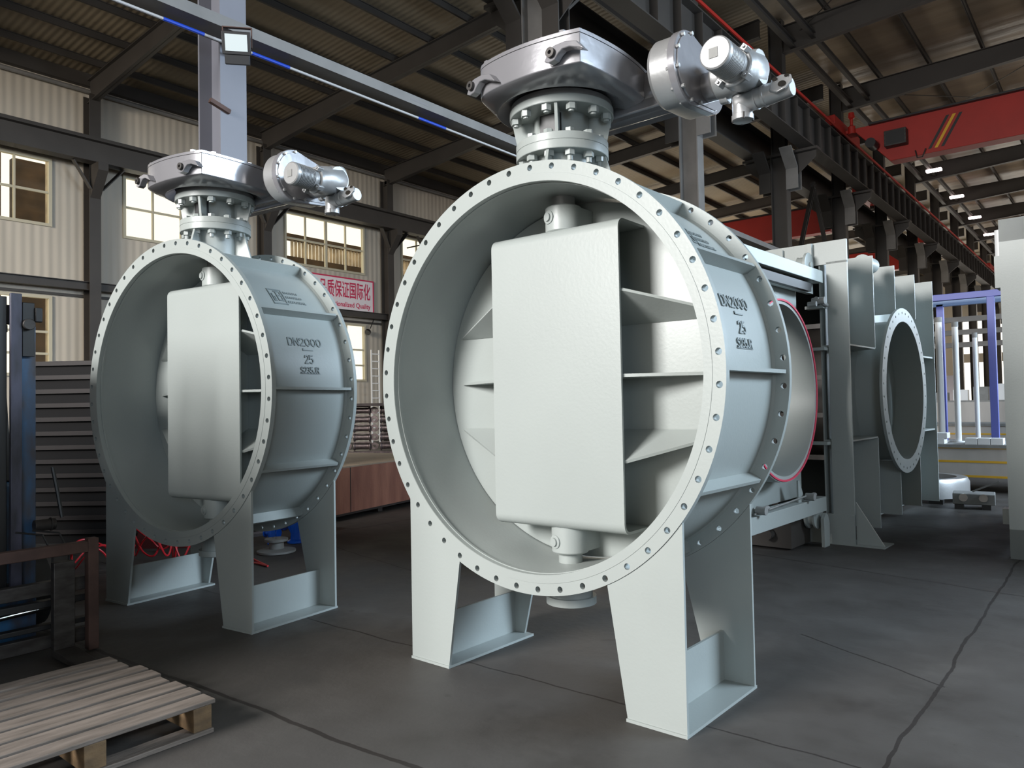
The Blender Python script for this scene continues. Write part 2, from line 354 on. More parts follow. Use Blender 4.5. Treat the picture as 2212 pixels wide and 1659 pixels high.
# wall columns
ORD = ['first', 'second', 'third', 'fourth', 'fifth', 'sixth', 'seventh', 'eighth', 'ninth', 'tenth', 'eleventh', 'twelfth', 'thirteenth', 'fourteenth', 'fifteenth']
k = 0
for y in WALLY:
    if y < 2 or y > 62: continue
    mb = Ibeam(MB(), (X_WALL+.1, y, 0), (X_WALL+.1, y, 9.1), .3, .36, side=(1, 0, 0)) if False else MB()
    for sx in (-.02, .42): mb.box(X_WALL+sx-.0, X_WALL+sx+.03, y-.17, y+.17, 0, zraf(X_WALL)+.1)
    mb.box(X_WALL, X_WALL+.43, y-.012, y+.012, 0, zraf(X_WALL)+.1)
    if k < 1: lb = 'dark wall column at the far left edge of the photo'
    else: lb = '%s dark wall column from the left standing against the windowed wall' % ORD[k]
    t = thing('wall_column', lb, 'column', (0, 0, 0), 0, 'steel columns along the left wall')
    mb.obj('column_shaft', STEEL, t)
    br = MB(); br.prism([(0, 9.25), (.62, 9.25), (.62, 9.0), (0, 8.2)], (X_WALL+.43, y-.15, 0), (1, 0, 0), (0, 0, 1), (0, .3, 0)); br.obj('crane_bracket', STEEL, t)
    for sy in (-1, 1):
        MB().beam((X_WALL+.5, y+sy*.17, 8.5), (X_WALL+.7, y+sy*.75, 9.24), .24, .03, (0, sy, 0)).obj('knee_brace', STEEL, t)
    k += 1
# centre-row columns
k = 0
for i, y in enumerate(ROWY):
    if y < 2: continue
    t = thing('steel_column', None, 'column', (0, y, 0), 0, 'steel columns of the centre row')
    t['label'] = ['blue-grey steel column behind the left valve with a floodlight near its top', 'light grey steel column whose top shows above the near valve gearbox', 'grey steel column rising behind the near valve rear flange'][k] if k < 3 else '%s steel column of the centre row counted from the left' % ORD[k]
    m1 = STEEL_B if k == 0 else (STEEL_L if k in (1, 2) else STEEL)
    lo = MB()
    for x in (-8.36, -7.90): lo.box(x-.015, x+.015, -.165, .165, 0, 9.05)
    lo.box(-8.36, -7.9, -.01, .01, 0, 9.05); lo.obj('column_shaft', m1, t)
    MB().box(-8.5, -7.74, -.3, .3, 0, .03).obj('base_plate', m1, t)
    upz = 12.5
    u_ = MB()
    for x in (-8.33, -7.93): u_.box(x-.012, x+.012, -.15, .15, 9.05, upz+.75)
    u_.box(-8.33, -7.93, -.01, .01, 9.05, upz+.75); u_.obj('upper_shaft', STEEL, t)
    MB().box(-9.25, -6.95, -.2, .2, 8.98, 9.055).obj('cap_plate', STEEL, t)
    MB().prism([(0, 8.98), (.85, 8.98), (.85, 8.8), (0, 8.1)], (-7.885, -.012, 0), (1, 0, 0), (0, 0, 1), (0, .024, 0)).obj('bracket', STEEL, t)
    MB().prism([(0, 8.98), (-.85, 8.98), (-.85, 8.8), (0, 8.1)], (-8.375, -.012, 0), (1, 0, 0), (0, 0, 1), (0, .024, 0)).obj('bracket', STEEL, t)
    for sy in (-1, 1):
        for x_, nm in ((-7.72, 'knee_brace'), (-8.56, 'knee_brace')):
            y_a, y_b = sy*.15, sy*.175
            poly = [(sy*.15, 7.9), (sy*.175, 7.9), (sy*.175, 8.52), (sy*.72, 9.03), (sy*.72, 9.06), (sy*.67, 9.06), (sy*.15, 8.56)]
            MB().prism(poly, (x_-.18, 0, 0), (0, 1, 0), (0, 0, 1), (.36, 0, 0)).obj(nm, STEEL_L if i > 2 and x_ > -8 else STEEL, t)
    k += 1
# right bay far columns are hidden; rafters and purlins
def rafter(y, x0, x1, h0, h1, m_=STEEL):
    mb = MB()
    n = 6
    for q in range(n):
        a = x0+(x1-x0)*q/n; b = x0+(x1-x0)*(q+1)/n; ha = h0+(h1-h0)*min(1, q/2); hb = h0+(h1-h0)*min(1, (q+1)/2)
        za, zb = zraf(a+1e-3)+.62, zraf(b-1e-3)+.62
        for (dy, tt) in ((.012, None), (.11, 'b'), (.11, 't')):
            if tt is None: z4 = (za-ha, za, zb-hb, zb)
            elif tt == 't': z4 = (za-.02, za, zb-.02, zb)
            else: z4 = (za-ha, za-ha+.02, zb-hb, zb-hb+.02)
            mb.add([(a, y-dy, z4[0]), (a, y+dy, z4[0]), (a, y+dy, z4[1]), (a, y-dy, z4[1]), (b, y-dy, z4[2]), (b, y+dy, z4[2]), (b, y+dy, z4[3]), (b, y-dy, z4[3])],
                [(0, 1, 2, 3), (7, 6, 5, 4), (0, 4, 5, 1), (1, 5, 6, 2), (2, 6, 7, 3), (3, 7, 4, 0)], None, False)
    return trim(mb, m_)
for i, y in enumerate(WALLY):
    if y > -2: rafter(y, X_WALL+.1, X_ROW-.2, .75, .55)
for i, y in enumerate(ROWY):
    if y > -2: rafter(y, X_ROW+.2, X_RIGHT, .85, .62)
def purlin(x, m_=STEEL):
    z = zraf(x)+.62; mb = MB(); mb.box(x-.035, x+.035, Y0, Y1, z, z+.02).box(x-.006, x+.006, Y0, Y1, z, z+.22).box(x-.035, x+.035, Y0, Y1, z+.2, z+.22); trim(mb, m_)
x = X_WALL+1.2
while x < X_ROW-.4: purlin(x); x += 1.62
x = X_ROW+1.5
while x < X_RIGHT: purlin(x); x += 1.6
for i, y in enumerate(ROWY):     # eave tie between the upper shafts
    pass
trim(Ibeam(MB(), (-7.6, Y0, 12.35), (-7.6, Y1, 12.35), .16, .22), STEEL)
trim(Ibeam(MB(), (-7.0, Y0, 12.45), (-7.0, Y1, 12.45), .12, .18), STEEL)
for a, b in ((3, 4), (5, 6)):
    for (xa, xb) in ((-7.4, -1.0), (-1.0, -7.4), (-1, 5), (5, -1)):
        trim(MB().tube([(xa, ROWY[a], 12.75), ((xa+xb)/2, (ROWY[a]+ROWY[b])/2, 12.68), (xb, ROWY[b], 12.75)], .016, 6), STEEL)
# pigeonhole: vertical cross brace between centre columns (dark V)
for (ya, yb) in ((ROWY[5], ROWY[4]+.2),):
    trim(Ibeam(MB(), (-8.13, ya-.3, 4.6), (-8.13, (ya+yb)/2-.1, 8.9), .12, .12), STEEL)
    trim(Ibeam(MB(), (-8.13, yb+.3, 4.6), (-8.13, (ya+yb)/2+.1, 8.9), .12, .12), STEEL)
# low tie beam along the centre row with conduit and floodlight
tb = thing('tie_beam', 'light grey steel beam running along the centre columns above the left valve', 'beam', (-7.62, 0, 0))
lb = MB(); lb.box(-.24, .12, 2.2, 40, 5.62, 5.75); lb.obj('beam', STEEL_L, tb)
for yy in (7.1, 9.75):
    MB().box(.1202, .1212, yy, yy+.34, 5.67, 5.70).obj('marking', mat('faded_ink', (.2, .19, .19), .7), tb)
cp = thing('cable_conduit', 'thin grey conduit with blue sleeves hung under the light grey beam', 'pipe', (-7.66, 0, 5.54))
MB().cyl((0, 2.2, 0), (0, 13.8, 0), .016, n=8).obj('conduit', CONDUIT, cp)
for a, b in ((3.75, 4.2), (4.78, 5.28), (7.4, 7.95)): MB().cyl((0, a, 0), (0, b, 0), .02, n=8).obj('sleeve', BLUEC, cp)
# floodlight
fl_ = thing('floodlight', 'black square floodlight hanging from the light grey beam beside the blue-grey column', 'light', (-7.40, 4.44, 5.42), R(50))
Mt = Matrix.Rotation(R(18), 4, 'X')
MB().box(-.13, .13, -.05, .0, -.20, .12).box(-.10, .10, -.0, .05, -.14, .08).obj('housing', BLACK, fl_, .008, M=Mt)
MB().box(-.15, .15, -.062, -.05, -.10, .135).obj('bezel', BLACK, fl_, .006, M=Mt)
MB().box(-.115, .115, -.069, -.062, -.065, .105).obj('lens', LEDM, fl_, M=Mt)
MB().box(-.155, -.145, -.02, .02, -.02, .2).box(.145, .155, -.02, .02, -.02, .2).box(-.155, .155, -.02, .02, .19, .2).obj('mounting_bracket', RUST, fl_)
tag(MB().beam((-7.87, 4.62, 4.86), (-7.87, 4.38, 4.93), .05, .05).obj('angle_clip', RUST), 'small rusty angle clip on the blue-grey column', 'clip')
# overhead cranes
def crane(y, x0, x1, zt, zb, label, end_left=True):
    t = thing('overhead_crane', label, 'crane', (0, y, 0))
    g = MB(); rl = 10.29
    g.prism([(x0, rl+.12), (x0+.45, rl+.12), (x0+1.5, zb), (x1-1.5, zb), (x1-.45, rl+.12), (x1, rl+.12), (x1, rl+.22), (x1-.5, zt), (x0+.5, zt), (x0, rl+.22)], (0, -.28, 0), (1, 0, 0), (0, 0, 1), (0, .56, 0)); g.obj('bridge_girder', RED, t, .01)
    MB().box(x0+.9, x1-.9, -.45, -.28, zt-.03, zt+.03).obj('walkway', BLACK, t)
    for xe in (x0, x1): MB().box(xe-.15, xe+.15, -1.5, 1.5, rl+.12, rl+.45).obj('end_truck', RED, t, .02)
    for xe in (x0, x1):
        for ye in (-1.2, 1.2): MB().cyl((xe-.06, ye, rl+.17), (xe+.06, ye, rl+.17), .165, n=20).obj('wheel', GREYST, t)
    return t
c1 = crane(27.1, -7.25, 9.2, 10.52, 9.2, 'bright red overhead crane bridge at upper right with black and yellow stripes')
for k, xx in enumerate((-4.3, -4.12, -3.94)):
    MB().prism([(0, 0), (.09, 0), (.62, .95), (.53, .95)], (xx-.35, -.286, 9.33), (1, 0, 0), (0, 0, 1), (0, .005, 0)).obj('stripe', BLACK if k != 1 else YEL, c1)
MB().box(-5.85, -5.2, -.62, -.3, 9.6, 10.1).obj('electrical_cabinet', GREYST, c1, .01)
MB().box(-5.8, -5.25, -.626, -.62, 9.64, 10.06).obj('cabinet_window', BLACK, c1)
MB().cyl((-6.2, -.9, 9.75), (-6.2, -.45, 9.75), .16, n=16).obj('drive_motor', BLACK, c1)
MB().lathe([(.12, 0), (.12, .25), (.05, .3), (.05, .5), (.11, .55), (.09, .72)], (-6.9, -.3, 10.35), (0, 0, 1), 12).obj('buffer_lamp', RED, c1)
MB().tube([(-5.0, -.35, 9.35), (-4.95, -.36, 9.1), (-4.8, -.36, 9.1), (-4.7, -.35, 9.35)], .02, 6).obj('cable', BLACK, c1)
crane(36.6, X_WALL+.75, -8.95, 10.5, 9.25, 'dark red overhead crane bridge seen between the centre columns behind the near valve')
crane(50.0, X_WALL+.75, -8.95, 10.5, 9.2, 'red overhead crane bridge of the left bay above the flanged duct section')
crane(63, -7.25, 9.2, 10.5, 9.2, 'small red overhead crane bridge far away at the right')
for i in range(7, 11):
    for (yy) in (ROWY[i]-1.4,):
        tag(MB().box(-7.15, -6.5, yy-.15, yy+.15, 12.26, 12.36).obj('strip_light', STRIPL), '%s lit strip lamp under the roof beside the centre columns, counted away from the camera' % ORD[i-7], 'light', 'strip lamps under the right-bay roof')
# banner on the left wall
bn = thing('wall_banner', 'white banner with red border and red Chinese and English lettering', 'banner', (X_WALL-.05, 17.45, 5.55))
BW, BH = 4.35, 1.46
MB().box(-.02, .02, 0, BW, 0, BH).obj('banner_board', BANNER, bn)
bb = MB()
for a in ((0, BW, 0, .06), (0, BW, BH-.06, BH), (0, .06, .061, BH-.061), (BW-.06, BW, .061, BH-.061)): bb.box(.02, .03, *a)
bb.obj('border', BANRED, bn)
def wall_text(s, y0, y1, z0, z1, bold=0):
    vs, fs = text_mesh(s, 1, .006, y1-y0, z1-z0, bold=bold); mb = MB()
    mb.add([(.021+v.z, y0+v.x, z0+v.y) for v in vs], fs, None, False); mb.obj('lettering', BANRED, bn)
wall_text('品质保证国际化', 1.48, BW-.20, .58, 1.30, .012)
wall_text('Internationalized Quality', 1.48, BW-.20, .14, .42, .012)
# steel access ladder on the wall near the banner, white ladder, small lamp
ld = thing('steel_ladder', 'dark inclined steel ladder against the left wall beside the banner', 'ladder', (X_WALL+1.1, 23.4, 5.5))
for q in (.4, 1.9, 3.3): MB().beam((-1.12, 2.6-q*.72+.2, q), (.02, 2.6-q*.72+.2, q), .05, .05).obj('wall_bracket', STEEL, ld)
for s in (0, .42): MB().beam((s*.0, 0+s, 3.6), (0, 2.6+s, 0), .05, .12, (1, 0, 0)).obj('rail', STEEL, ld)
for q in range(11): MB().beam((0, 0+2.6*(q+.5)/11, 3.6-3.6*(q+.5)/11), (0, .42+2.6*(q+.5)/11, 3.6-3.6*(q+.5)/11), .04, .03, (1, 0, 0)).obj('rung', STEEL, ld)
wl2 = thing('white_ladder', 'small white metal ladder frame standing by the lower window', 'ladder', (X_WALL+.9, 20.8, 0))
for s in (0, .42): MB().box(-.025, .025, s, s+.045, 0, 3.9).obj('rail', WHITE, wl2)
for q in range(12): MB().box(-.02, .02, .045, .42, .3+q*.31, .34+q*.31).obj('rung', WHITE, wl2)
wlp = thing('wall_lamp', 'small black lamp on a thin arm on the wall below the banner', 'lamp', (X_WALL+.0, 21.35, 4.75))
MB().tube([(-.1, .5, .9), (.1, .35, .6), (.12, .1, .15)], .02, 6).obj('arm', BLACK, wlp); MB().lathe([(.05, 0), (.13, .1), (.13, .2)], (.12, .05, .08), (.2, -.6, -.5), 12).obj('lamp_head', BLACK, wlp)
# outdoors beyond the windows
ob = thing('outdoor_building', 'dark brown neighbouring structure seen through the first upper window', 'building', (-33, 5, 0)); MB().box(0, .4, 5.15, 6.62, 0, 11.25).box(0, .4, -4, 4.75, 0, 11.4).obj('wall', DIRTG, ob)
tag(MB().box(-31, -30.6, 10.7, 11.15, 0, 11).obj('outdoor_pole', DIRTO), 'ochre post seen through the second upper window', 'post')
os_ = thing('outdoor_trestle', 'brown slatted trestle seen through the window above the banner', 'structure', (-30, 17, 0))
for z in (9.5, 8.45, 7.4): MB().box(0, .3, 3.0, 14, z-.20, z+.08).obj('rail_beam', DIRTG, os_)
for y_ in (3.1, 8, 13.5): MB().box(.05, .2, y_, y_+.2, 0, 9.4).obj('trestle_leg', DIRTG, os_)
for q in range(50): MB().box(.05, .2, 3.6+q*.2, 3.67+q*.2, 6.8, 9.4).obj('slat', DIRTO, os_)
MB().box(-1.2, -.9, 3, 14, 6.5, 8.3).obj('girder', DIRTG, os_)

# ================================================================== the two butterfly valves
HA, YS = 1.578, .376          # axis height, shaft position behind the front face
R_OUT, R_IN, R_BC, R_HOLE = 1.087, .985, 1.0575, .0155
def flange_holes(y0, y1, n=48, ro=R_OUT, ri=R_IN, rb=R_BC, rh=R_HOLE, face=None):
    """ring in the XZ plane with n through holes; holes straddle the vertical centre line"""
    mb = MB(); st = 2*PI/n
    def P(r, a, y): return (r*math.sin(a), y, r*math.cos(a))
    for k in range(n):
        ac = st*(k+.5); A = []
        cx, cz = rb*math.sin(ac), rb*math.cos(ac)
        def H(t): # point on the hole edge, t from outward radial direction, clockwise
            return (cx+rh*math.sin(ac+t), None, cz+rh*math.cos(ac+t))
        for y, flip in ((y0, False), (y1, True)):
            for sgn in (1, -1):
                pts = [P(ri, ac, y)]+[P(ri, ac+sgn*st*j/4, y) for j in (1, 2)]+[P(ro, ac+sgn*st*j/4, y) for j in (2, 1, 0)]
                hol = [H(sgn*PI*j/7) for j in range(8)]; pts += [(h[0], y, h[2]) for h in hol]
                mb.add(pts, [tuple(range(len(pts)))], None, False)
        hp = [H(2*PI*j/14) for j in range(14)]
        mb.loft([[(h[0], y0, h[2]) for h in hp], [(h[0], y1, h[2]) for h in hp]], True, False, False)
        for r in (ri, ro):
            for j in range(4):
                a, b = ac+st*(j-2)/4, ac+st*(j-1)/4
                mb.add([P(r, a, y0), P(r, b, y0), P(r, b, y1), P(r, a, y1)], [(0, 1, 2, 3)])
    return mb
def cyl_text(vs, R_, phi0, y0):
    """wrap flat lettering (x right, y up) on the +X side of the shell: phi0 = angle from the top of the text's baseline"""
    out = []
    for v in vs:
        ph = R(phi0)-v.y/R_; r = R_+v.z; out.append((r*math.sin(ph), y0+v.x, r*math.cos(ph)))
    return out
GLY = {'D': [[(0, 0), (0, 1), (.5, 1), (.85, .75), (.85, .25), (.5, 0), (0, 0)]], 'N': [[(0, 0), (0, 1), (.85, 0), (.85, 1)]],
 '2': [[(.03, .78), (.15, .95), (.45, 1), (.75, .92), (.85, .72), (.7, .48), (0, 0), (.9, 0)]], '0': [[(.45, 0), (.12, .15), (0, .5), (.12, .85), (.45, 1), (.78, .85), (.9, .5), (.78, .15), (.45, 0)]],
 '5': [[(.82, 1), (.12, 1), (.08, .56), (.5, .62), (.85, .45), (.85, .18), (.5, 0), (.03, .12)]], '3': [[(.05, .9), (.45, 1), (.82, .8), (.7, .56), (.35, .52), (.72, .46), (.85, .22), (.45, 0), (.03, .12)]],
 'S': [[(.85, .88), (.45, 1), (.08, .82), (.12, .6), (.8, .42), (.85, .15), (.45, 0), (.03, .12)]], 'J': [[(.8, 1), (.8, .2), (.5, 0), (.1, .08), (.03, .25)]], 'R': [[(0, 0), (0, 1), (.6, 1), (.85, .78), (.6, .52), (0, .5)], [(.45, .5), (.88, 0)]]}
def stroke_text(s, y0, y1, phi_b, hgt, h=.006):
    mb = MB(); n = len(s); cw = (y1-y0)/(n-.12); wd = min(.16*hgt, .0085); Rr = 1.0085
    for k, ch in enumerate(s):
        for pl in GLY[ch]:
            P = [Vector((y0+k*cw+p[0]*cw*.86, p[1]*hgt)) for p in pl]
            for a, b in zip(P[:-1], P[1:]):
                d = (b-a).normalized(); nn = Vector((-d.y, d.x))*wd/2; a_ = a-d*wd*.3; b_ = b+d*wd*.3; q = [a_+nn, a_-nn, b_-nn, b_+nn]
                def W(v, r): ph = R(phi_b)-v.y/Rr; return (r*math.sin(ph), v.x, r*math.cos(ph))
                mb.loft([[W(v, Rr-.002) for v in q], [W(v, Rr+h) for v in q]], smooth=False)
    return mb
def on_shell_box(mb, y0, y1, p0, p1, h):
    n = 4; R_ = 1.0085
    rings = []
    for j in range(n+1):
        ph = R(p0+(p1-p0)*j/n)
        rings.append([((R_-.002)*math.sin(ph), y0, (R_-.002)*math.cos(ph)), ((R_+h)*math.sin(ph), y0, (R_+h)*math.cos(ph)), ((R_+h)*math.sin(ph), y1, (R_+h)*math.cos(ph)), ((R_-.002)*math.sin(ph), y1, (R_-.002)*math.cos(ph))])
    mb.loft(rings, True, True, True, False)
def hexnut(mb, c, r, h, rt=0, extra=0, down=True):
    c = Vector(c); pts = hexagon(r); ca, sa = math.cos(rt), math.sin(rt)
    mb.loft([[c+Vector((p[0]*ca-p[1]*sa, p[0]*sa+p[1]*ca, z)) for p in pts] for z in ((0, -h) if down else (0, h))], smooth=False)
    if extra: mb.cyl(c+Vector((0, 0, -h if down else h)), c+Vector((0, 0, (-h-extra) if down else h+extra)), r*.55, n=10)
    return mb

def make_valve(name, label):
    T = thing(name, label, 'valve', (0, 0, 0), 0, 'large grey-green butterfly valves')
    Z = Matrix.Translation((0, 0, HA))
    def O(mb, nm, m_, parent=T, bevel=0, M=Z): return mb.obj(nm, m_, parent, bevel, M=M if parent is T else Matrix.Identity(4))
    YB = .745
    # shell
    O(MB().lathe([(.990, .004), (1.008, .004), (1.008, YB-.004), (.990, YB-.004), (.990, .004)], (0, 0, 0), (0, 1, 0), 192, False, False), 'body_shell', PAINT)
    ff = O(flange_holes(0, .032), 'front_flange', PAINT)
    rf = O(flange_holes(.7175, YB), 'rear_flange', PAINT)
    O(MB().lathe([(.986, -.0025), (1.026, -.0025), (1.028, .002), (.986, .002), (.986, -.0025)], (0, 0, 0), (0, 1, 0), 192, False, False), 'raised_face', PAINT)
    O(MB().lathe([(.981, .03), (.993, .03), (.993, .045), (.981, .045), (.981, .03)], (0, 0, 0), (0, 1, 0), 192, False, False), 'liner_lip', PAINT)
    # stiffening ribs
    for sg in (1, -1):
        for ph in (30, 60, 90, 120, 150):
            a = R(ph*sg); d = Vector((math.sin(a), 0, math.cos(a))); t = Vector((math.cos(a), 0, -math.sin(a)))
            O(MB().prism([(1.0, .03), (1.076, .03), (1.076, .70), (1.06, .72), (1.0, .72)], t*-.009, d, (0, 1, 0), t*.018), 'stiffening_rib', PAINT)
    # weld seam near the rear flange
    O(MB().lathe([(1.007, .70), (1.018, .7176), (1.007, .7176), (1.007, .70)], (0, 0, 0), (0, 1, 0), 128, False, False), 'weld_seam', PAINT)
    # raised markings on the +X side
    for s, y0, y1, pb, hh in (('DN2000', .24, .53, 73.1, .052), ('25', .356, .432, 80.1, .054), ('S235JR', .31, .472, 84.0, .040)):
        O(stroke_text(s, y0, y1, pb, hh), 'raised_lettering', PAINT_D)
    mb = MB(); on_shell_box(mb, .35, .44, 74.75, 75.1, .005); on_shell_box(mb, .35, .362, 74.2, 75.1, .005); on_shell_box(mb, .302, .480, 84.15, 84.35, .004); O(mb, 'raised_lettering', PAINT_D)
    lg = MB()
    for a in ((.243, .363, 46.4, 46.9), (.243, .363, 54.0, 54.6), (.243, .251, 46.4, 54.6), (.355, .363, 46.4, 54.6)): on_shell_box(lg, *a, .005)
    for a in ((.262, .270, 49, 53), (.275, .283, 50.5, 53), (.30, .308, 48, 52.8), (.335, .343, 48, 52.8), (.30, .343, 52.2, 52.8), (.30, .343, 49.6, 50.1), (.29, .335, 47.4, 47.9), (.262, .283, 52.6, 53.1)): on_shell_box(lg, *a, .005)
    O(lg, 'raised_emblem', PAINT_D)
    lt = MB(); rnd = random.Random(3)
    for q, (ya, yb) in enumerate(((.378, .505), (.378, .52), (.378, .535))):
        y = ya
        while y < yb-.008:
            wd = rnd.uniform(.009, .014); on_shell_box(lt, y, y+wd*.35, 47.2+q*2.55, 48.35+q*2.55, .004); on_shell_box(lt, y+wd*.35, y+wd*.9, 47.2+q*2.55+rnd.choice((0, .8)), 47.55+q*2.55+rnd.choice((0, .8)), .004); y += wd+.004
    O(lt, 'raised_small_lettering', PAINT_D)
    # legs
    zb = -HA+.014
    def arc(x): return -math.sqrt((R_OUT+.001)**2-x*x)
    for (y0, y1) in ((.006, .022), (.722, .738)):
        for sg in (-1, 1):
            xs = [.865-(.865-.475)*j/14 for j in range(15)]
            poly = [(.865*sg, zb)]+[(x*sg, arc(x)) for x in xs]+[(.569*sg, zb)]
            if y0 > .5: poly = [(.865*sg, zb)]+[(x*sg, arc(x)) for x in xs]+[(.62*sg, zb)]
            O(MB().prism(poly, (0, y0, 0), (1, 0, 0), (0, 0, 1), (0, y1-y0, 0)), 'leg_plate', PAINT)
    for sg in (-1, 1):
        O(MB().box(min(.565*sg, .868*sg), max(.565*sg, .868*sg), 0, .745, -HA, zb), 'base_plate', PAINT)
        O(MB().box(.70*sg-.007, .70*sg+.007, .022, .722, zb, -1.315), 'web_plate', PAINT)
    # disc, its hubs and the box-shaped stiffener
    D = Matrix.Translation((0, YS, HA)) @ Matrix.Rotation(R(1.9), 4, 'Z')
    disc = MB().lathe([(.972, .146), (.983, .150), (.983, .175), (.972, .18)], (0, 0, 0), (0, 1, 0), 160).obj('disc', PAINT, T, M=D)
    MB().lathe([(.93, .18), (.93, .195), (.86, .195), (.86, .18)], (0, 0, 0), (0, 1, 0), 120, False, False).obj('seal_retainer', PAINT, disc)
    hb, wb, YD = .797, .412, .146
    def u_shape(o):
        pts = []; r = .055-o; yf = -.128+o; zt = hb-o
        pts.append((YD, zt))
        for j in range(7): a = PI/2*j/6; pts.append((yf+r-r*math.sin(a), zt-r+r*math.cos(a)))
        for j in range(7): a = PI/2*j/6; pts.append((yf+r-r*math.cos(a), -zt+r-r*math.sin(a)))
        pts.append((YD, -zt)); return pts
    outer, inner = u_shape(0), u_shape(.014); n = len(outer); mb = MB()
    vs = [(x, p[0], p[1]) for x in (-wb, wb) for p in outer+inner]; fs = []
    for j in range(n-1):
        fs += [(j, j+1, 2*n+j+1, 2*n+j), (n+j, n+j+1, 3*n+j+1, 3*n+j), (j, j+1, n+j+1, n+j), (2*n+j, 2*n+j+1, 3*n+j+1, 3*n+j)]
    mb.add(vs, fs); mb.obj('box_stiffener', PAINT, disc)
    for z, zt in ((.435, .285), (0, 0), (-.435, -.285)):      # stiffening plates leaning towards the middle
        d_ = Vector((0, .256, zt-z)); n_ = Vector((0, -(zt-z), .256)).normalized()*.016
        MB().prism([(-.88, 1), (.88, 1), (.88, .96), (wb+.005, .02), (-wb-.005, .02), (-.88, .96)], Vector((0, -.11, z))-n_/2, (1, 0, 0), d_, n_).obj('rib_plate', PAINT, disc)
    for x in (-.16, .16): MB().box(x-.007, x+.007, -.112, YD, -hb+.02, hb-.02).obj('inner_web', PAINT, disc)
    for sg in (1, -1):
        h = MB(); h.lathe([(.094, .794), (.1, .80), (.1, .928), (.094, .935)] if sg > 0 else [(.094, -.935), (.1, -.928), (.1, -.80), (.094, -.794)], (0, 0, 0), (0, 0, 1), 40)
        a, b = sorted((.80*sg, .925*sg)); h.box(-.098, .098, 0, .15, a, b); h.obj('hub', PAINT, disc)
        MB().lathe([(.036, 0), (.036, .012), (.022, .014), (.022, .024)], (-.03, -.088, .872*sg), (-.25, -1, 0), 20).obj('hub_pin', PAINT, disc)
    a = MB().cyl((0, 0, .93), (0, 0, 1.02), .064, n=32).obj('upper_shaft', SILVER2, T, M=Matrix.Translation((0, YS, HA)))
    MB().cyl((0, 0, -1.02), (0, 0, -.93), .064, n=32).obj('lower_shaft', PAINT, T, M=Matrix.Translation((0, YS, HA)))
    MB().lathe([(.115, -1.00), (.115, -1.165), (.135, -1.165), (.135, -1.205), (.125, -1.21)], (0, 0, 0), (0, 0, 1), 40).obj('bottom_cover', PAINT, T, M=Matrix.Translation((0, YS, HA)))
    # neck between shell and gearbox
    S = Matrix.Translation((0, YS, HA))
    nk = MB().lathe([(.17, .993), (.17, 1.20)], (0, 0, 0), (0, 0, 1), 48).obj('neck', PAINT, T, M=S)
    for q in range(4):
        a = PI/2*q+R(18); d = Vector((math.cos(a), math.sin(a), 0)); t = Vector((-math.sin(a), math.cos(a), 0))
        zl = lambda r: math.sqrt(1.003**2-(r*math.cos(a))**2)
        MB().prism([(.16, zl(.16)), (.24, zl(.24)), (.315, zl(.315)), (.245, 1.185), (.16, 1.185)], t*-.008, d, (0, 0, 1), t*.016).obj('neck_gusset', PAINT, nk)
    lf = MB().lathe([(.10, 1.187), (.25, 1.187), (.252, 1.19), (.252, 1.229), (.249, 1.231), (.249, 1.233), (.252, 1.235), (.252, 1.272), (.249, 1.275), (.10, 1.275)], (0, 0, 0), (0, 0, 1), 72, False, False).obj('neck_flange', PAINT, T, M=S)
    sp = MB().lathe([(.15, 1.27), (.15, 1.42), (.138, 1.42), (.138, 1.27), (.15, 1.27)], (0, 0, 0), (0, 0, 1), 48, False, False)
    sp.obj('spool', PAINT, T, M=S)
    MB().box(-.175, -.10, -.07, .05, 1.285, 1.405).obj('spool_window', BLACK, T, M=S @ Matrix.Rotation(R(98), 4, 'Z') @ Matrix.Translation((.022, 0, 0)))  # black block stands in for the shade inside the spool opening
    MB().lathe([(.10, 1.415), (.281, 1.415), (.284, 1.418), (.284, 1.455), (.281, 1.458), (.10, 1.458)], (0, 0, 0), (0, 0, 1), 72, False, False).obj('mounting_flange', PAINT, T, M=S)
    for q in range(4):
        a = PI/2*q+R(-60); d = Vector((math.cos(a), math.sin(a), 0)); t = Vector((-math.sin(a), math.cos(a), 0))
        MB().prism([(.145, 1.275), (.245, 1.275), (.272, 1.415), (.145, 1.415)], t*-.008, d, (0, 0, 1), t*.016).obj('spool_rib', PAINT, T, M=S)
    for q in range(12):
        a = R(-42+30*q); b = R(-43+30*q)
        hexnut(MB(), (.250*math.cos(a), .250*math.sin(a), 1.415), .028, .032, a*1.7, .010).obj('bolt', PAINT, T, M=S)
        hexnut(MB(), (.212*math.cos(b), .212*math.sin(b), 1.187), .028, .030, b*1.3, .028).obj('bolt', PAINT, T, M=S)
        hexnut(MB(), (.212*math.cos(b), .212*math.sin(b), 1.275), .026, .024, b, 0, False).obj('bolt', PAINT, T, M=S)
    # gearbox: rounded square housing, corner towards +x -y
    def plan(sc=1, circ=None, n=72):
        cor = [(.405, -.395), (.36, .40), (-.33, .36), (-.25, -.415)]; bul = .05; pts = []
        for q in range(4):
            p0 = Vector(cor[q]); p1 = Vector(cor[(q+1) % 4]); d = p1-p0; nrm = Vector((d.y, -d.x)).normalized()
            for j in range(n//4):
                t = j/(n//4); pts.append(p0+d*t+nrm*bul*4*t*(1-t))
        # round all corners but the first
        for it in range(5):
            new = list(pts)
            for i in range(len(pts)):
                if i in (0,): continue
                dcor = min(i, len(pts)-i)
                if dcor < 3: continue
                new[i] = (pts[i-1]+pts[i]*2+pts[(i+1) % len(pts)])/4
            pts = new
        out = []
        for i, p in enumerate(pts):
            q = p*sc
            if circ: a = math.atan2(p.y, p.x); q = Vector((circ*math.cos(a), circ*math.sin(a)))
            out.append(q)
        return out
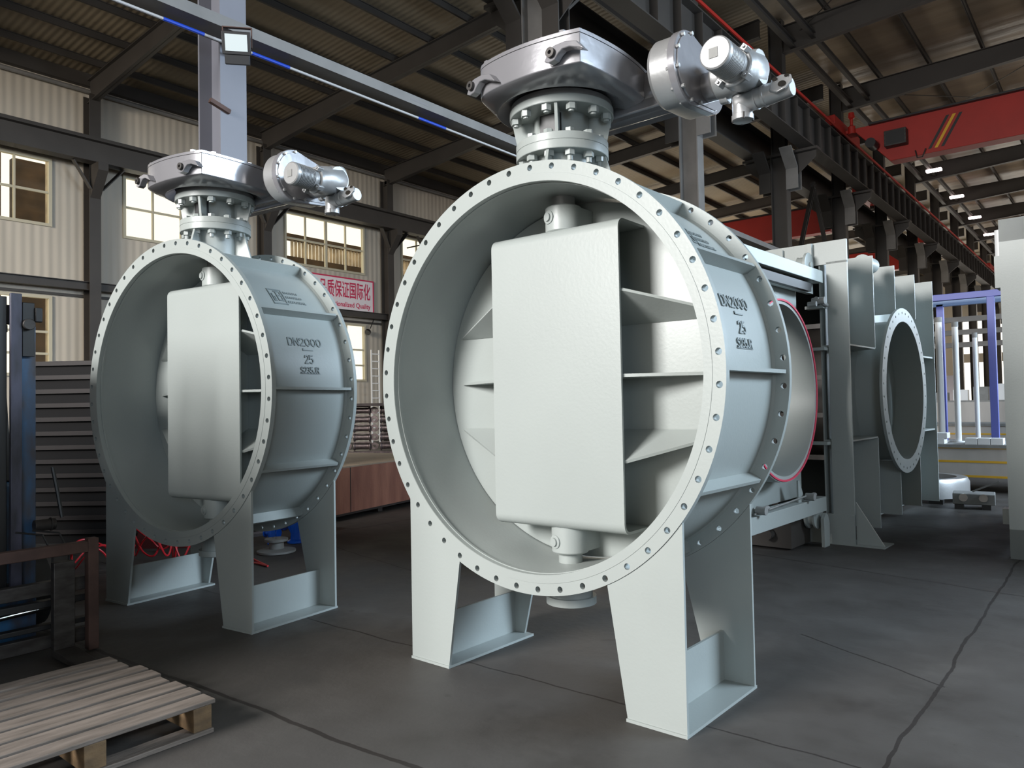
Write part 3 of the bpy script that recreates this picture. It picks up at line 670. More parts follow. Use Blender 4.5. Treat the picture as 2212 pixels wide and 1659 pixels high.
    def ringz(p, z): return [(q.x, q.y, z) for q in p]
    gb = bpy.data.objects.new('gearbox', None); COL.objects.link(gb); gb.parent = T; gb.matrix_local = S
    P1 = plan()
    MB().loft([ringz(plan(circ=.285), 1.498), ringz(plan(circ=.345), 1.462), ringz(plan(circ=.352), 1.461), ringz([a*.25+b*.75 for a, b in zip(plan(circ=.352), P1)], 1.474), ringz(P1, 1.488), ringz(P1, 1.632)]).obj('gearbox_housing', SILVER, gb, .003)
    MB().loft([ringz(plan(1.0), 1.634), ringz(plan(1.0), 1.652), ringz(plan(.96), 1.660)]).obj('gearbox_cover', SILVER, gb)
    MB().lathe([(.22, 1.455), (.272, 1.458), (.276, 1.461), (.276, 1.486), (.22, 1.50)], (0, 0, 0), (0, 0, 1), 72).obj('gearbox_base_ring', SILVER2, gb)
    for bx, by in ((.32, -.415), (.40, -.30), (-.20, -.42), (-.34, .05), (.40, .02), (.36, .33), (-.3, .30)):
        hexnut(MB(), (bx*.93, by*.93, 1.655), .02, .018, bx, 0, False).obj('cover_bolt', SILVER, gb)
    def lug(x, y, ang, z):
        Ml = Matrix.Translation((x, y, z)) @ Matrix.Rotation(ang, 4, 'Z'); mb = MB()
        poly = [(-.045, -.03), (-.02, -.042), (.015, -.035), (.035, -.012), (.06, .004), (.10, .002), (.16, -.022), (.18, -.03), (.14, .018), (.08, .035), (.02, .034), (-.012, .026), (-.03, .0)]
        mb.prism(poly, (0, -.035, 0), (1, 0, 0), (0, 0, 1), (0, .045, 0)); L_ = mb.obj('lifting_lug', SILVER, gb, .004, M=Ml)
        return MB().ring((-.002, -.052, .0), (-.002, -.03, .0), .010, .024, 20).obj('eye_bolt', GREYST, gb, M=Ml)
    lug(.295, -.440, R(2), 1.535); lug(-.225, -.435, R(-8), 1.530)
    # worm housing, spur drum
    MB().box(-.2, .50, .20, .42, 1.43, 1.63).cyl((-.3, .30, 1.53), (.5, .30, 1.53), .11, n=32).obj('worm_housing', SILVER, gb, .01)
    dr = MB()
    def stad(rr, x, dy=0): 
        pts = []
        c0 = (.18, 1.556, rr); c1 = (.40, 1.54, rr*.80)
        for j in range(25): a = PI/2+PI*j/24; pts.append((x, c0[0]+c0[2]*math.cos(a), c0[1]+c0[2]*math.sin(a)))
        for j in range(25): a = -PI/2+PI*j/24; pts.append((x, c1[0]+c1[2]*math.cos(a), c1[1]+c1[2]*math.sin(a)))
        return pts
    dr.loft([stad(.165, .53), stad(.178, .55), stad(.178, .66)]).obj('spur_drum', SILVER2, gb)
    MB().loft([stad(.19, .655), stad(.19, .69), stad(.186, .695)]).obj('spur_flange', SILVER, gb)
    MB().loft([stad(.168, .695), stad(.166, .702)]).obj('spur_face', SILVER, gb)
    for j in range(9):
        a = R(95+j*33)
        if math.cos(a) > .75: continue
        y, z = .18+.173*math.cos(a), 1.556+.173*math.sin(a)
        MB().cyl((.64, y, z), (.712, y, z), .010, n=8).obj('flange_bolt', SILVER2, gb)
    MB().cyl((.70, .33, 1.5), (.78, .33, 1.5), .075, n=32).obj('input_boss', SILVER, gb)
    # electric actuator
    ac = bpy.data.objects.new('actuator', None); COL.objects.link(ac); ac.parent = T; ac.matrix_local = S
    mo = MB(); prof = [(.070, 0), (.077, .006), (.078, .03)]
    y = .03
    for j in range(11): prof += [(.078, y), (.0705, y+.002), (.0705, y+.006), (.078, y+.008)]; y += .012
    prof += [(.074, y+.01), (.074, y+.05)]
    mo.lathe(prof, (.94, -.085, 1.47), (0, 1, 0), 40).obj('motor', SILVER2, ac)
    MB().box(.912, .955, -.0885, -.084, 1.445, 1.492).obj('nameplate', GREYC, ac)
    MB().lathe([(.085, 0), (.092, .005), (.092, .02), (.086, .024)], (.94, .118, 1.47), (0, 1, 0), 36).obj('motor_flange', SILVER2, ac)
    for a_ in (45, 135, 225, 315):
        MB().box(-.016, .016, .09, .142, .078, .108).cyl((0, .08, .095), (0, .09, .095), .008, n=8).obj('flange_ear', SILVER2, ac, .003, M=Matrix.Translation((.94, 0, 1.47)) @ Matrix.Rotation(R(a_), 4, 'Y'))
    MB().lathe([(.075, 0), (.10, .02), (.104, .06), (.10, .19), (.085, .25)], (.755, .31, 1.51), (1, 0, .02), 36).obj('gear_body', SILVER2, ac)
    MB().lathe([(.088, 0), (.088, .03), (.10, .07), (.10, .22), (.075, .26), (.03, .275)], (.93, .14, 1.475), (-.02, 1, .22), 36).obj('actuator_body', SILVER2, ac)
    MB().lathe([(.058, -.07), (.052, 0), (.050, .045)], (.945, .335, 1.56), (1, .0, .02), 28).obj('handwheel_boss', SILVER2, ac)
    MB().lathe([(.045, .0), (.047, .003), (.047, .012), (.04, .014)], (.988, .336, 1.561), (1, 0, .02), 28).obj('boss_cap', GREYC, ac)
    MB().lathe([(.045, 0), (.036, .03), (.036, .12)], (.925, .34, 1.51), (0, 0, -1), 24).obj('control_neck', SILVER2, ac)
    MB().lathe([(.050, 0), (.052, .01), (.052, .085), (.055, .09), (.055, .10), (.050, .10), (.050, .13), (.055, .132), (.055, .142), (.053, .145)], (.865, .345, 1.372), (1, -.02, .045), 32).obj('control_housing', SILVER2, ac)
    ch = MB().lathe([(.053, 0), (.050, .05), (.046, .125), (.043, .132)], (1.01, .342, 1.379), (1, -.02, .045), 32).obj('local_control_head', SILVER2, ac)
    cc = MB(); dn = Vector((.28, -.92, .35)).normalized()
    MB().prism([(-.05, -.03), (-.01, -.052), (.03, -.04), (.06, .0), (.05, .035), (.0, .05), (-.045, .035)], Vector((1.085, .338, 1.383))+dn*.035, (1, .0, .0), (0, .35, .93), dn*.018).obj('control_panel', SILVER2, ac, .004)
    for px, pz, pr in ((-.028, .022, .013), (.012, -.018, .019), (.03, .025, .011)):
        q = Vector((1.085, .338, 1.383))+dn*.053+Vector((1, 0, 0))*px+Vector((0, .35, .93))*pz
        MB().cyl(q, q+dn*.008, pr, n=18).obj('control_knob', CHROME, ac)
    MB().lathe([(.048, .03), (.050, .0), (.050, -.062), (.054, -.065), (.054, -.09), (.047, -.094)], (.885, .345, 1.375), (0, 0, 1), 28).obj('terminal_elbow', SILVER2, ac)
    for a_ in range(4): MB().cyl((.885+.05*math.cos(a_*PI/2+.5), .345+.05*math.sin(a_*PI/2+.5), 1.28), (.885+.05*math.cos(a_*PI/2+.5), .345+.05*math.sin(a_*PI/2+.5), 1.312), .006, n=8).obj('cover_screw', GREYST, ac)
    MB().lathe([(.03, 0), (.03, .03), (.034, .032), (.034, .04)], (.78, .33, 1.42), (1, 0, 0), 18).obj('position_boss', SILVER2, ac)
    return T
vN = make_valve('butterfly_valve', 'large pale grey-green butterfly valve standing nearest the camera with motor actuator on top')
vN.location = (-2.3676, 2.9921, 0); vN.rotation_euler = (0, 0, R(-1.05))
vL = copy_tree(vN); vL.location = (-5.2631, 2.6168, 0); vL.rotation_euler = (0, 0, R(5.96))
vL['label'] = 'second grey-green butterfly valve standing further left behind the forklift forks'

# ================================================================== slide gate (goggle) valve with ring plate, standing behind the near valve
gv = thing('goggle_valve', 'tall grey-green goggle valve frame with finned side, ring plate and red seal', 'valve', (-2.11, 7.86, 0), R(-2.0))
def G(mb, nm, m_=PAINT, bevel=0, parent=None): return mb.obj(nm, m_, parent or gv, bevel)
WX = -.27       # side wall of the casing (local x), fins reach x=0
G(MB().box(-1.35, 0, 0, .03, 2.80, 3.03).box(-1.35, -.2, .03, .25, 3.0, 3.03), 'header_plate')
G(MB().box(-.20, 0, 0, .03, 0, 2.82).box(-.2, -.185, .03, .3, 0, 2.85), 'front_post')
G(MB().box(-1.35, -1.15, 0, .03, 0, 2.82), 'front_post')
G(MB().box(-1.35, 0, -.01, .03, 0, .30).box(-1.2, -.1, .0, .3, 0, .03), 'sill_plate')
G(MB().box(WX-.015, WX, .03, 3.55, .06, 2.92), 'side_wall')
G(MB().box(-1.35, -1.33, .03, 3.55, .06, 3.0), 'side_wall')
G(MB().box(-1.35, WX, .03, 3.55, 2.9, 2.92).box(-1.35, WX, 3.53, 3.55, .06, 2.92), 'casing_back')
G(MB().prism([(0, .0), (.26, 0), (.0, .42)], (0.0, .05, 0), (1, 0, 0), (0, 0, 1), (0, .02, 0)), 'foot_gusset')
G(MB().box(-.25, .27, -.02, .3, 0, .012), 'foot_plate')
for j, yy in enumerate((.86, 1.70, 2.60, 3.53)):
    for (z0, z1) in (((1.98, 2.98), (.06, 1.02)) if j == 0 else (((2.42, 2.98), (.10, .72)) if j < 3 else ((.06, 3.0),))):
        poly = [(WX, z0), (0, z0), (0, z1), (WX, z1)]
        G(MB().prism(poly, (0, yy, 0), (1, 0, 0), (0, 0, 1), (0, .018, 0)), 'fin_plate')
for zz in (1.97, 1.02):
    G(MB().prism([(WX, .03), (0, .03), (0, .86), (WX, 1.05)], (0, 0, zz), (1, 0, 0), (0, 1, 0), (0, 0, .016)), 'stiffener_plate')
    G(MB().box(WX, -.02, 2.62, 3.53, zz-.01, zz+.01), 'stiffener_plate')
def ringX(y, z, x0, x1, ri, ro, n=96): return MB().ring((x0, y, z), (x1, y, z), ri, ro, n)
G(ringX(1.85, 1.53, WX, .02, .80, .815), 'duct_stub')
fr = flange_holes(0, .03, 40, .955, .80, .90, .014)
o = fr.obj('duct_flange', PAINT, gv, M=Matrix.Translation((.05, 1.85, 1.53)) @ Matrix.Rotation(R(90), 4, 'Z'))
G(MB().cyl((-1.3, 1.85, 1.53), (WX-.02, 1.85, 1.53), .79, n=64), 'gate_disc', STEEL)
G(MB().cyl((-.12, .9, 2.93), (-.12, 1.25, 2.93), .085, n=24), 'cylinder_cap', PAINT)
for zz in (.99, 1.93, 2.35): G(MB().box(-.38, -.2, -.12, -.02, zz, zz+.03), 'stop_bar')
G(MB().box(-.42, -.36, .45, .52, .3, 2.7), 'inner_post', STEEL); G(MB().box(-.95, -.88, .3, .36, .3, 2.7), 'inner_post', STEEL); G(MB().box(-1.2, -1.17, -2.3, .0, .35, 2.6), 'rear_panel', STEEL); G(MB().box(-.80, -.72, -.95, -.90, .3, 2.6), 'guide_post', STEEL_L)  # inner posts coloured dark to stand for the shade inside the frame
for zz in (.8, 1.25, 1.65, 2.2): G(MB().box(-1.0, -.4, .42, .5, zz, zz+.05), 'inner_rail', STEEL)
# travelling ring plate in front of the frame
cy, cz, rr = -1.28, 1.53, .815
yy0, yy1, zz0, zz1 = -2.25, -.34, .50, 2.60
def plate_hole(x0, x1):
    N = 64; mb = MB()
    for x in (x0, x1):
        inn = [(x, cy+rr*.93*math.cos(2*PI*j/N), cz+rr*.93*math.sin(2*PI*j/N)) for j in range(N)]; out = []
        for j in range(N):
            a = 2*PI*j/N; c, s = math.cos(a), math.sin(a); t = min(((yy1-cy)/c if c > 1e-6 else ((yy0-cy)/c if c < -1e-6 else 9)), ((zz1-cz)/s if s > 1e-6 else ((zz0-cz)/s if s < -1e-6 else 9)))
            out.append((x, cy+c*t, cz+s*t))
        mb.loft([inn, out], True, False, False, False)
    for f in ((x0, x1),):
        inn0 = [(x0, cy+rr*.93*math.cos(2*PI*j/N), cz+rr*.93*math.sin(2*PI*j/N)) for j in range(N)]; inn1 = [(x1, p[1], p[2]) for p in inn0]
        mb.loft([inn0, inn1], True, False, False)
    mb.box(x0, x1, yy1, yy1+.001, zz0, zz1)
    return mb
G(plate_hole(-.41, -.385), 'ring_plate')
G(ringX(cy, cz, -.42, -.16, rr*.92, rr*.985, 96), 'ring_sleeve')
G(ringX(cy, cz, -.165, -.150, rr*.955, rr*.975, 96), 'seal_ring', SEAL)
G(MB().box(-.34, -.18, -2.6, -.25, .36, .50), 'lower_rail', PAINT, .004)
G(MB().box(-.34, -.20, -2.6, -.10, 2.60, 2.72).box(-.36, -.30, -2.6, -.1, 2.50, 2.62), 'upper_rail', PAINT, .004)
G(MB().box(-.29, -.245, -2.6, -.3, 2.5, 2.58), 'rail_slot', BLACK)
for yy in (-1.95, -.85):
    G(MB().prism([(0, 0), (.16, 0), (.03, .20), (0, .20)], (-.24, yy, .50), (0, 1, 0), (0, 0, 1), (.015, 0, 0)), 'rail_gusset')
    G(MB().cyl((-.2, yy+.12, .545), (-.12, yy+.12, .545), .035, n=12), 'rail_bolt', GREYC)
    G(MB().cyl((-.19, yy+.15, .545), (-.19, yy+.32, .545), .02, n=10), 'clamp_screw', GREYC)
G(MB().cyl((-.19, -.85+.3, .56), (-.19, -1.9, .52), .008, n=6), 'tie_rod', GREYC)
# wheels: two pulleys on the header, one lower roller with bracket
for wx in (-.33, -.62):
    G(MB().lathe([(.09, -.09), (.085, -.08), (.085, -.02), (.125, -.01), (.125, .015), (.11, .02), (.03, .022), (.03, .04)], (wx, -.14, 2.79), (1, 0, 0), 32), 'guide_wheel')
G(MB().cyl((-.75, -.14, 2.79), (-.3, -.14, 2.79), .022, n=12), 'wheel_axle', GREYC)
G(MB().box(-.66, -.62, -.04, 0, 2.7, 3.0), 'wheel_bracket'); G(MB().box(-.36, -.32, -.06, 0, 2.7, 3.02), 'wheel_bracket')
G(MB().lathe([(.13, 0), (.13, .02), (.10, .03), (.10, .07), (.13, .08), (.13, .10)], (-.38, -.20, .30), (1, 0, 0), 28), 'lower_roller')
G(MB().prism([(-.08, 0), (.06, 0), (.07, .22), (.03, .30), (-.02, .33), (-.09, .28)], (-.24, -.16, 0), (0, 1, 0), (0, 0, 1), (.03, 0, 0)), 'roller_bracket')
G(MB().cyl((-.24, -.3, 2.40), (-.12, -.3, 2.40), .035, n=12).cyl((-.19, -.34, 2.42), (-.19, -.05, 2.38), .022, n=10).cyl((-.24, -.42, 2.36), (-.16, -.42, 2.36), .025, n=10), 'clamp_lug', GREYC)
G(MB().box(-.9, -.4, -.6, -.1, .02, .28).cyl((-.6, -.7, .15), (-.6, .1, .15), .05, n=12), 'drive_unit', STEEL)

# second tall frame at the right edge of the photo
rf_ = thing('goggle_valve', 'tall grey-green valve casing cut off by the right edge of the photo', 'valve', (-.85, 7.98, 0), R(-2))
def G2(mb, nm, m_=PAINT, bevel=0): return mb.obj(nm, m_, rf_, bevel)
G2(MB().box(0, .20, 0, .03, .0, 3.02).box(0, .015, .03, .25, .05, 3.0), 'front_post')
G2(MB().box(0, 1.9, 0, .03, 2.82, 3.02), 'header_plate'); G2(MB().box(1.7, 1.9, 0, .03, 0, 3.02), 'front_post'); G2(MB().box(0, 1.9, 0, .03, 0, .26), 'sill_plate')
G2(MB().box(.2, 1.7, .5, .53, .2, 2.85), 'gate_plate', STEEL)
G2(MB().box(.02, .06, .03, 3.0, .08, 2.9).box(.06, 1.85, .03, 3, 2.9, 2.93).box(1.82, 1.86, .03, 3, .08, 2.9), 'casing')
for zz in (.75, 1.35, 2.05): G2(MB().box(.2, 1.7, .30, .42, zz, zz+.04), 'inner_rail')
for zz, yy in ((2.6, .4), (2.64, .8)): G2(MB().box(-.10, .02, yy, yy+.25, zz-.14, zz+.16), 'side_box')
G2(MB().cyl((-.07, .5, 2.75), (-.07, .5, 3.02), .035, n=12), 'lamp_post', WHITE); G2(MB().box(-.07, .0, .15, .3, .28, .42), 'side_box')
tag(MB().box(-.86, -.55, 8.02, 8.3, -.002, .008).obj('shim_plate', GREYST), 'thin steel shim plate under the casing at the right edge', 'plate')

# ================================================================== pallet in the left foreground
pl = thing('wooden_pallet', 'bare wooden pallet lying on the floor in the lower left corner', 'pallet', (-3.22, 1.80, 0))
rn = random.Random(5)
for k in range(8):
    x1 = -.008-k*.131; jit = rn.uniform(-.012, .012)
    q = MB(); wd = .100+rn.uniform(-.010, .008); L0 = -1.28
    q.box(x1-wd, x1, L0, .0+jit-(.03 if k > 5 else 0), .124, .144); q.obj('deck_board', WOOD, pl, .004)
for yy in (-.10, -.55, -1.24):
    MB().box(-1.05, -.01, yy, yy+.085, .02, .124).obj('stringer', WOODE, pl, .003)
for xx in (0, -.5, -.97): MB().box(xx-.10, xx, -1.28, -.01, 0, .02).obj('bottom_board', WOOD, pl, .003)

# ================================================================== forklift front end at the left edge
fk = thing('forklift', 'worn blue forklift mast and dark fork carriage at the left edge', 'forklift', (-4.93, 1.9, 0))
def K(mb, nm, m_=GREYST, bevel=.004): return mb.obj(nm, m_, fk, bevel)
K(MB().box(-.03, .03, .025, .085, -.0+.01, .68), 'backrest_post', RUST)
K(MB().box(-.03, .03, -1.25, -1.19, .01, .68), 'backrest_post', RUST)
K(MB().box(-.03, .03, -1.25, .025, .60, .665), 'backrest_top_bar', RUST)
K(MB().box(-.09, -.03, -1.3, .08, .37, .45), 'carriage_bar'); K(MB().box(-.09, -.03, -1.3, .08, .06, .14), 'carriage_bar')
K(MB().box(-.10, -.04, -1.3, .07, .30, .34).box(-.10, -.04, -1.25, .05, .17, .20), 'carriage_bar', BLACK)
for yy in (-.165, -.95):
    f_ = MB(); f_.box(-.02, .03, yy, yy+.115, .055, .565); f_.prism([(0, .012), (.55, .012), (.55, .02), (.1, .058), (0, .058)], (.03-.05, yy, 0), (1, 0, 0), (0, 0, 1), (0, .115, 0)); K(f_, 'fork')
    K(MB().box(.025, .034, yy+.003, yy+.112, .035, .058), 'fork_heel', CHROME)
K(MB().cyl((-.12, -.5, .28), (-.12, .0, .30), .03, n=16), 'hydraulic_cylinder', BLACK); K(MB().cyl((-.06, -.42, .285), (-.06, -.16, .30), .008, n=10), 'piston_rod', CHROME)
K(MB().box(-.30, -.26, -.40, -.16, .09, .40), 'skirt_plate', BLUEF)
for yy, dd in ((-.06, 0), (-.15, -.1), (-.8, 0)): K(MB().tube([(-.05, yy, .30), (-.06, yy+.01, .6), (-.10, yy-.03, .72), (-.2, yy-.14, .74)], .006, 6), 'hydraulic_hose', BLACK, 0)
K(MB().box(-.47, -.41, -.40, -.27, .1, 2.17), 'mast_channel', BLACK); K(MB().box(-.40, -.37, -.262, -.20, .1, 2.19), 'mast_channel', PURP)
K(MB().box(-.44, -.42, -.20, -.108, .1, 2.00), 'mast_channel', BLUEF)
K(MB().box(-.40, -.385, -.195, -.125, 1.80, 2.14), 'roller_plate', BLACK); K(MB().cyl((-.385, -.165, 2.0), (-.35, -.165, 2.0), .035, n=24), 'mast_roller', GREYST)
K(MB().box(-.41, -.37, -.125, -.085, 2.02, 2.11), 'mast_stop', BLACK)
K(MB().box(-.47, -.36, -1.05, -.9, .1, 2.19), 'mast_channel', PURP); K(MB().box(-.46, -.42, -1.0, -.2, 2.0, 2.12), 'mast_crosshead', BLACK); K(MB().box(-.46, -.42, -1.0, -.2, .25, .4), 'mast_crossbar', BLACK)
K(MB().cyl((-.5, -.45, .3), (-.5, -.45, 1.9), .035, n=16), 'lift_cylinder', BLACK)
K(MB().cyl((-.36, -.14, .745), (-.36, -.02, .745), .036, n=20).cyl((-.36, -.05, .745), (-.36, -.04, .745), .042, n=20), 'tilt_hub', GREYST)
K(MB().tube([(-.4, -.02, 1.1), (-.38, .0, .95), (-.36, .02, .78)], .012, 8), 'hydraulic_hose', BLACK, 0)
K(MB().box(-1.6, -.75, -1.25, -.05, .25, 1.0), 'truck_body', BLUEF, .03)
for yy in (-1.3, -.05): K(MB().cyl((-.95, yy, .25), (-.95, yy+.14, .25), .25, n=28), 'wheel', BLACK)
K(MB().box(-2.3, -1.6, -1.2, -.1, .3, 1.2), 'counterweight', BLUEF, .05)
for yy in (-1.2, -.15): K(MB().beam((-.8, yy, 1.0), (-1.0, yy, 2.0), .05, .05), 'guard_post', BLACK)
for yy in (-1.2, -.15): K(MB().beam((-1.9, yy, 1.2), (-1.9, yy, 2.0), .05, .05), 'guard_post', BLACK)
K(MB().box(-1.95, -.95, -1.25, -.1, 2.0, 2.05), 'overhead_guard', BLACK)

# ================================================================== stack of dark steel frames behind the left valve
e_dir = TH
stk = None
cx, cyy = -9.55, 3.05
def frame_unit():
    t = thing('steel_channel_frame', None, 'frame', (cx, cyy, 0), e_dir-R(1.5), 'dark steel frames stacked behind the left valve')
    MB().box(0, 1.75, 0, .05, .107, .155).box(0, 1.75, .95, 1.0, .107, .155).box(0, .05, .05, .95, .107, .155).box(1.7, 1.75, .05, .95, .107, .155).obj('frame_rim', mat('dark_primer', (.024, .018, .017), .65, 0, (3, .3)), t)
    MB().box(.02, 1.73, .09, .91, .11, .125).obj('frame_plate', BLACK, t)
    MB().box(.03, 1.72, .04, .96, 0, .107).obj('gap_shade_fill', mat('gap_shade_black', (.006, .005, .005), .9), t)  # near-black fill stands in for the shade in the gaps between rims
    return t
fu = frame_unit(); N_ST = 13
for k in range(N_ST):
    t = fu if k == 0 else copy_tree(fu); t.location = (cx, cyy, k*.156)
    t['label'] = 'lowest dark steel frame of the stack behind the left valve' if k == 0 else ('topmost dark steel frame of the stack behind the left valve' if k == N_ST-1 else '%s dark steel frame from the floor in the stack behind the left valve' % ORD[k])

# ================================================================== plywood crate with a pile of castings
ct = thing('plywood_crate', 'long low reddish plywood crate on skids between the two valves', 'crate', (-7.85, 6.0, 0), R(13))
for yy in (0.0, 1.0, 2.2): MB().box(-1.9, -.05, yy, yy+.1, 0, .07).obj('skid', DARKW, ct)
MB().box(-2.0, 0, -.1, 2.7, .07, .67).obj('crate_side', PLYR, ct)
MB().box(-2.01, .012, -.11, 2.71, .67, .69).obj('crate_lid', PLYT, ct)
MB().box(-.005, .004, .335, .345, .07, .67).obj('panel_seam', BLACK, ct)
MB().box(.001, .014, -.1, 2.7, .06, .085).obj('edge_batten', DARKW, ct)
def casting():
    t = thing('flanged_casting', None, 'casting', (0, 0, 0), TH, 'dirty flanged castings piled behind the plywood crate')
    MB().lathe([(.05, -.17), (.105, -.165), (.105, -.145), (.075, -.13), (.068, 0), (.075, .13), (.105, .145), (.105, .165), (.05, .17)], (0, 0, .11), (1, 0, 0), 20).obj('body', CHAIN, t)
    MB().ring((.24, -.03, .11), (.24, .03, .11), .03, .085, 18).obj('eye', CHAIN, t)
    MB().box(-.16, .16, -.09, .05, .195, .215).obj('rim', CHAIN, t)
    t.scale = (.98, .8, .8)
    return t
cs = casting(); n_ = 0
for r_ in range(5):
    for c in range(3):
        t = cs if n_ == 0 else copy_tree(cs)
        base = Vector((-11.75, 9.35, 0)); d = Vector((math.cos(TH), math.sin(TH), 0))
        t.location = base+d*(c*.52-.25)+Vector((0, 0, .62+.172*r_)); n_ += 1
        t['label'] = '%s dirty casting from the left, %s layer up in the pile' % (ORD[c], ORD[r_])
tag(MB().box(-.6, 1.4, -.3, .3, 1.481, 1.535, Matrix.Translation((-11.75, 9.35, 0)) @ Matrix.Rotation(TH, 4, 'Z')).obj('timber_board', DARKW), 'dark timber board lying on top of the pile of castings', 'board')
tag(MB().box(-.7, 1.5, -.35, .35, .54, .62, Matrix.Translation((-11.75, 9.35, 0)) @ Matrix.Rotation(TH, 4, 'Z')).box(-.7, 1.5, -.35, .35, 0, .54, Matrix.Translation((-11.75, 9.35, 0)) @ Matrix.Rotation(TH, 4, 'Z')).obj('casting_stillage', CHAIN), 'dark stillage carrying the pile of castings behind the crate', 'stillage')

# ================================================================== things on the floor behind the left valve
hs = []
rnd = random.Random(11)
def hose(cx_, cy_, rad, n, label, hgt=.3):
    pts = []; a = rnd.uniform(0, 6)
    for j in range(n):
        a += rnd.uniform(.25, .5); rr_ = rad*(.55+.45*math.sin(j*.37+cx_*5)); pts.append(Vector((cx_+rr_*math.cos(a), cy_+rr_*math.sin(a)*.7, .02+abs(math.sin(j*.5+cx_))*hgt)))
    sm = []
    for j in range(1, len(pts)-2):
        for t in (0, .2, .4, .6, .8):
            p0, p1, p2, p3 = pts[j-1:j+3]; sm.append(.5*((2*p1)+(p2-p0)*t+(2*p0-5*p1+4*p2-p3)*t*t+(3*p1-p0-3*p2+p3)*t**3))
    tag(MB().tube(sm, .009, 6).obj('red_hose', HOSE), label, 'hose')
hose(-7.15, 3.55, .55, 44, 'thick tangle of red hose on the floor under the left valve', .34)
hose(-7.35, 3.05, .42, 34, 'loose red hose loops lying left of the left valve foot', .22)
pts = [(-6.55+.42*t, 3.86+.10*math.sin(t*7)+.25*t, .012+.03*abs(math.sin(t*5))) for t in [j/30 for j in range(31)]]
tag(MB().tube([(-6.65+.5*math.sin(t*PI*1.9), 3.9+.34*t+.05*math.cos(t*9), .012) for t in [j/40 for j in range(41)]], .009, 6).obj('red_hose', HOSE), 'thin red hose loop on the floor seen through the right legs of the left valve', 'hose')
tag(MB().prism([(-.30, 0), (.30, 0), (.24, .24), (-.24, .22)], (-7.95, 3.85, .0), (math.cos(TH), math.sin(TH), 0), (0, 0, 1), (-.2, .24, 0)).obj('hose_crate', mat('dark_red_bin', (.09, .01, .01), .7)), 'dark red bin among the tangled red hoses', 'bin')
sp_ = thing('flanged_spool', 'grey cast flanged spool standing on the floor seen between the left valve legs', 'pipe fitting', (-6.72, 4.42, 0))
MB().lathe([(.06, 0), (.19, .005), (.19, .025), (.075, .04), (.07, .11), (.115, .115), (.115, .14), (.03, .14)], (0, 0, 0), (0, 0, 1), 32).obj('spool_body', GREYC, sp_)
MB().cyl((.03, -.02, .14), (.03, -.02, .152), .012, n=8).cyl((-.05, -.01, .14), (-.05, -.01, .152), .012, n=8).obj('flange_nut', CHROME, sp_)
def blue_valve(x, y, s, label, z=0):
    t = thing('blue_valve', label, 'valve', (x, y, z), R(20))
    MB().lathe([(.03*s, 0), (.11*s, .005), (.11*s, .03*s), (.07*s, .05*s), (.065*s, .12*s), (.10*s, .2*s), (.10*s, .30*s), (.07*s, .36*s), (.05*s, .42*s)], (0, 0, 0), (0, 0, 1), 24).obj('valve_body', BLUE, t)
    MB().cyl((-.16*s, 0, .25*s), (.16*s, 0, .25*s), .055*s, n=20).cyl((-.18*s, 0, .25*s), (-.16*s, 0, .25*s), .10*s, n=24).cyl((.16*s, 0, .25*s), (.18*s, 0, .25*s), .10*s, n=24).obj('side_flange', BLUE, t)
    MB().prism([(0, 0), (.06, 0), (.04, .2), (0, .2)], (.04*s, -.09*s, .05), (1, 0, 0), (0, 0, 1), (0, .02, 0)).obj('body_rib', BLUE, t)
blue_valve(-7.16, 4.66, .48, 'glossy blue valve standing left of the two seen between the left valve legs', .0)
blue_valve(-7.02, 4.86, .85, 'larger glossy blue valve standing right behind the grey spool')
ab = thing('mesh_cabinet', 'low grey cabinet with a fine ribbed grille on the floor behind the left valve', 'cabinet', (-7.9, 5.0, 0), TH)
MB().box(-.3, .14, 0, .3, .05, .33).obj('casing', GREYC, ab)
g_ = MB()
for q in range(22): g_.box(-.28+q*.018, -.272+q*.018, -.01, 0, .1, .28)
g_.obj('grille', STEEL_L, ab)
tag(MB().box(-7.75, -7.3, 5.5, 5.6, 0, .1).obj('timber_block', DARKW), 'dark timber block at the foot of the plywood crate', 'block')

# ================================================================== far machinery at the right
gf = thing('blue_gantry_frame', 'blue steel gantry frame with two posts standing behind the finned valve casing', 'frame', (-2.55, 14.0, 0))
MB().box(-.9, 1.9, -.05, .05, 3.02, 3.12).obj('top_beam', BLUEG, gf, .004); MB().box(-1.2, 2.2, .5, .6, 2.98, 3.07).obj('rear_beam', BLUEL, gf, .004)
for xx, yy in ((.07, .5), (.87, -.05)): MB().box(xx, xx+.105, yy, yy+.1, .72, 3.02).obj('post', BLUEG, gf, .004)
ang = 0; A_ = Vector((-3.9, 13.2, 0))
def table(loc, L, W, z0, z1, label, m_=CONC, stripes=True):
    t = thing('striped_table', label, 'table', loc, ang)
    MB().box(0, L, 0, W, z0, z1-.05).obj('table_side', m_, t); MB().box(-.02, L+.02, -.02, W+.02, z1-.05, z1).obj('table_top', GREYC, t)
    if stripes:
        for f_ in (.0, .44, .86): MB().box(0, L, -.004, -.001, z0+(z1-z0)*f_+.008, z0+(z1-z0)*f_+.040).obj('yellow_stripe', YEL, t)
    for xx in (.1, L-.2): MB().box(xx, xx+.1, .1, W-.1, 0, z0).obj('foot', BLACK, t)
    return t
table(A_, 5.0, 1.6, .22, .72, 'concrete machine table with three yellow stripes behind the finned valve casing')
A2 = Vector((-7.5, 18.4, 0))
table(A2, 9, 1.2, .45, .88, 'farther machine table with yellow stripes behind the white posts')
def pbox(x, y, z, L, W, H, label):
    tag(MB().box(0, L, 0, W, 0, H).obj('white_box', WHITE, None, .003, loc=(x, y, z)), label, 'box', 'white boxes on the striped table')
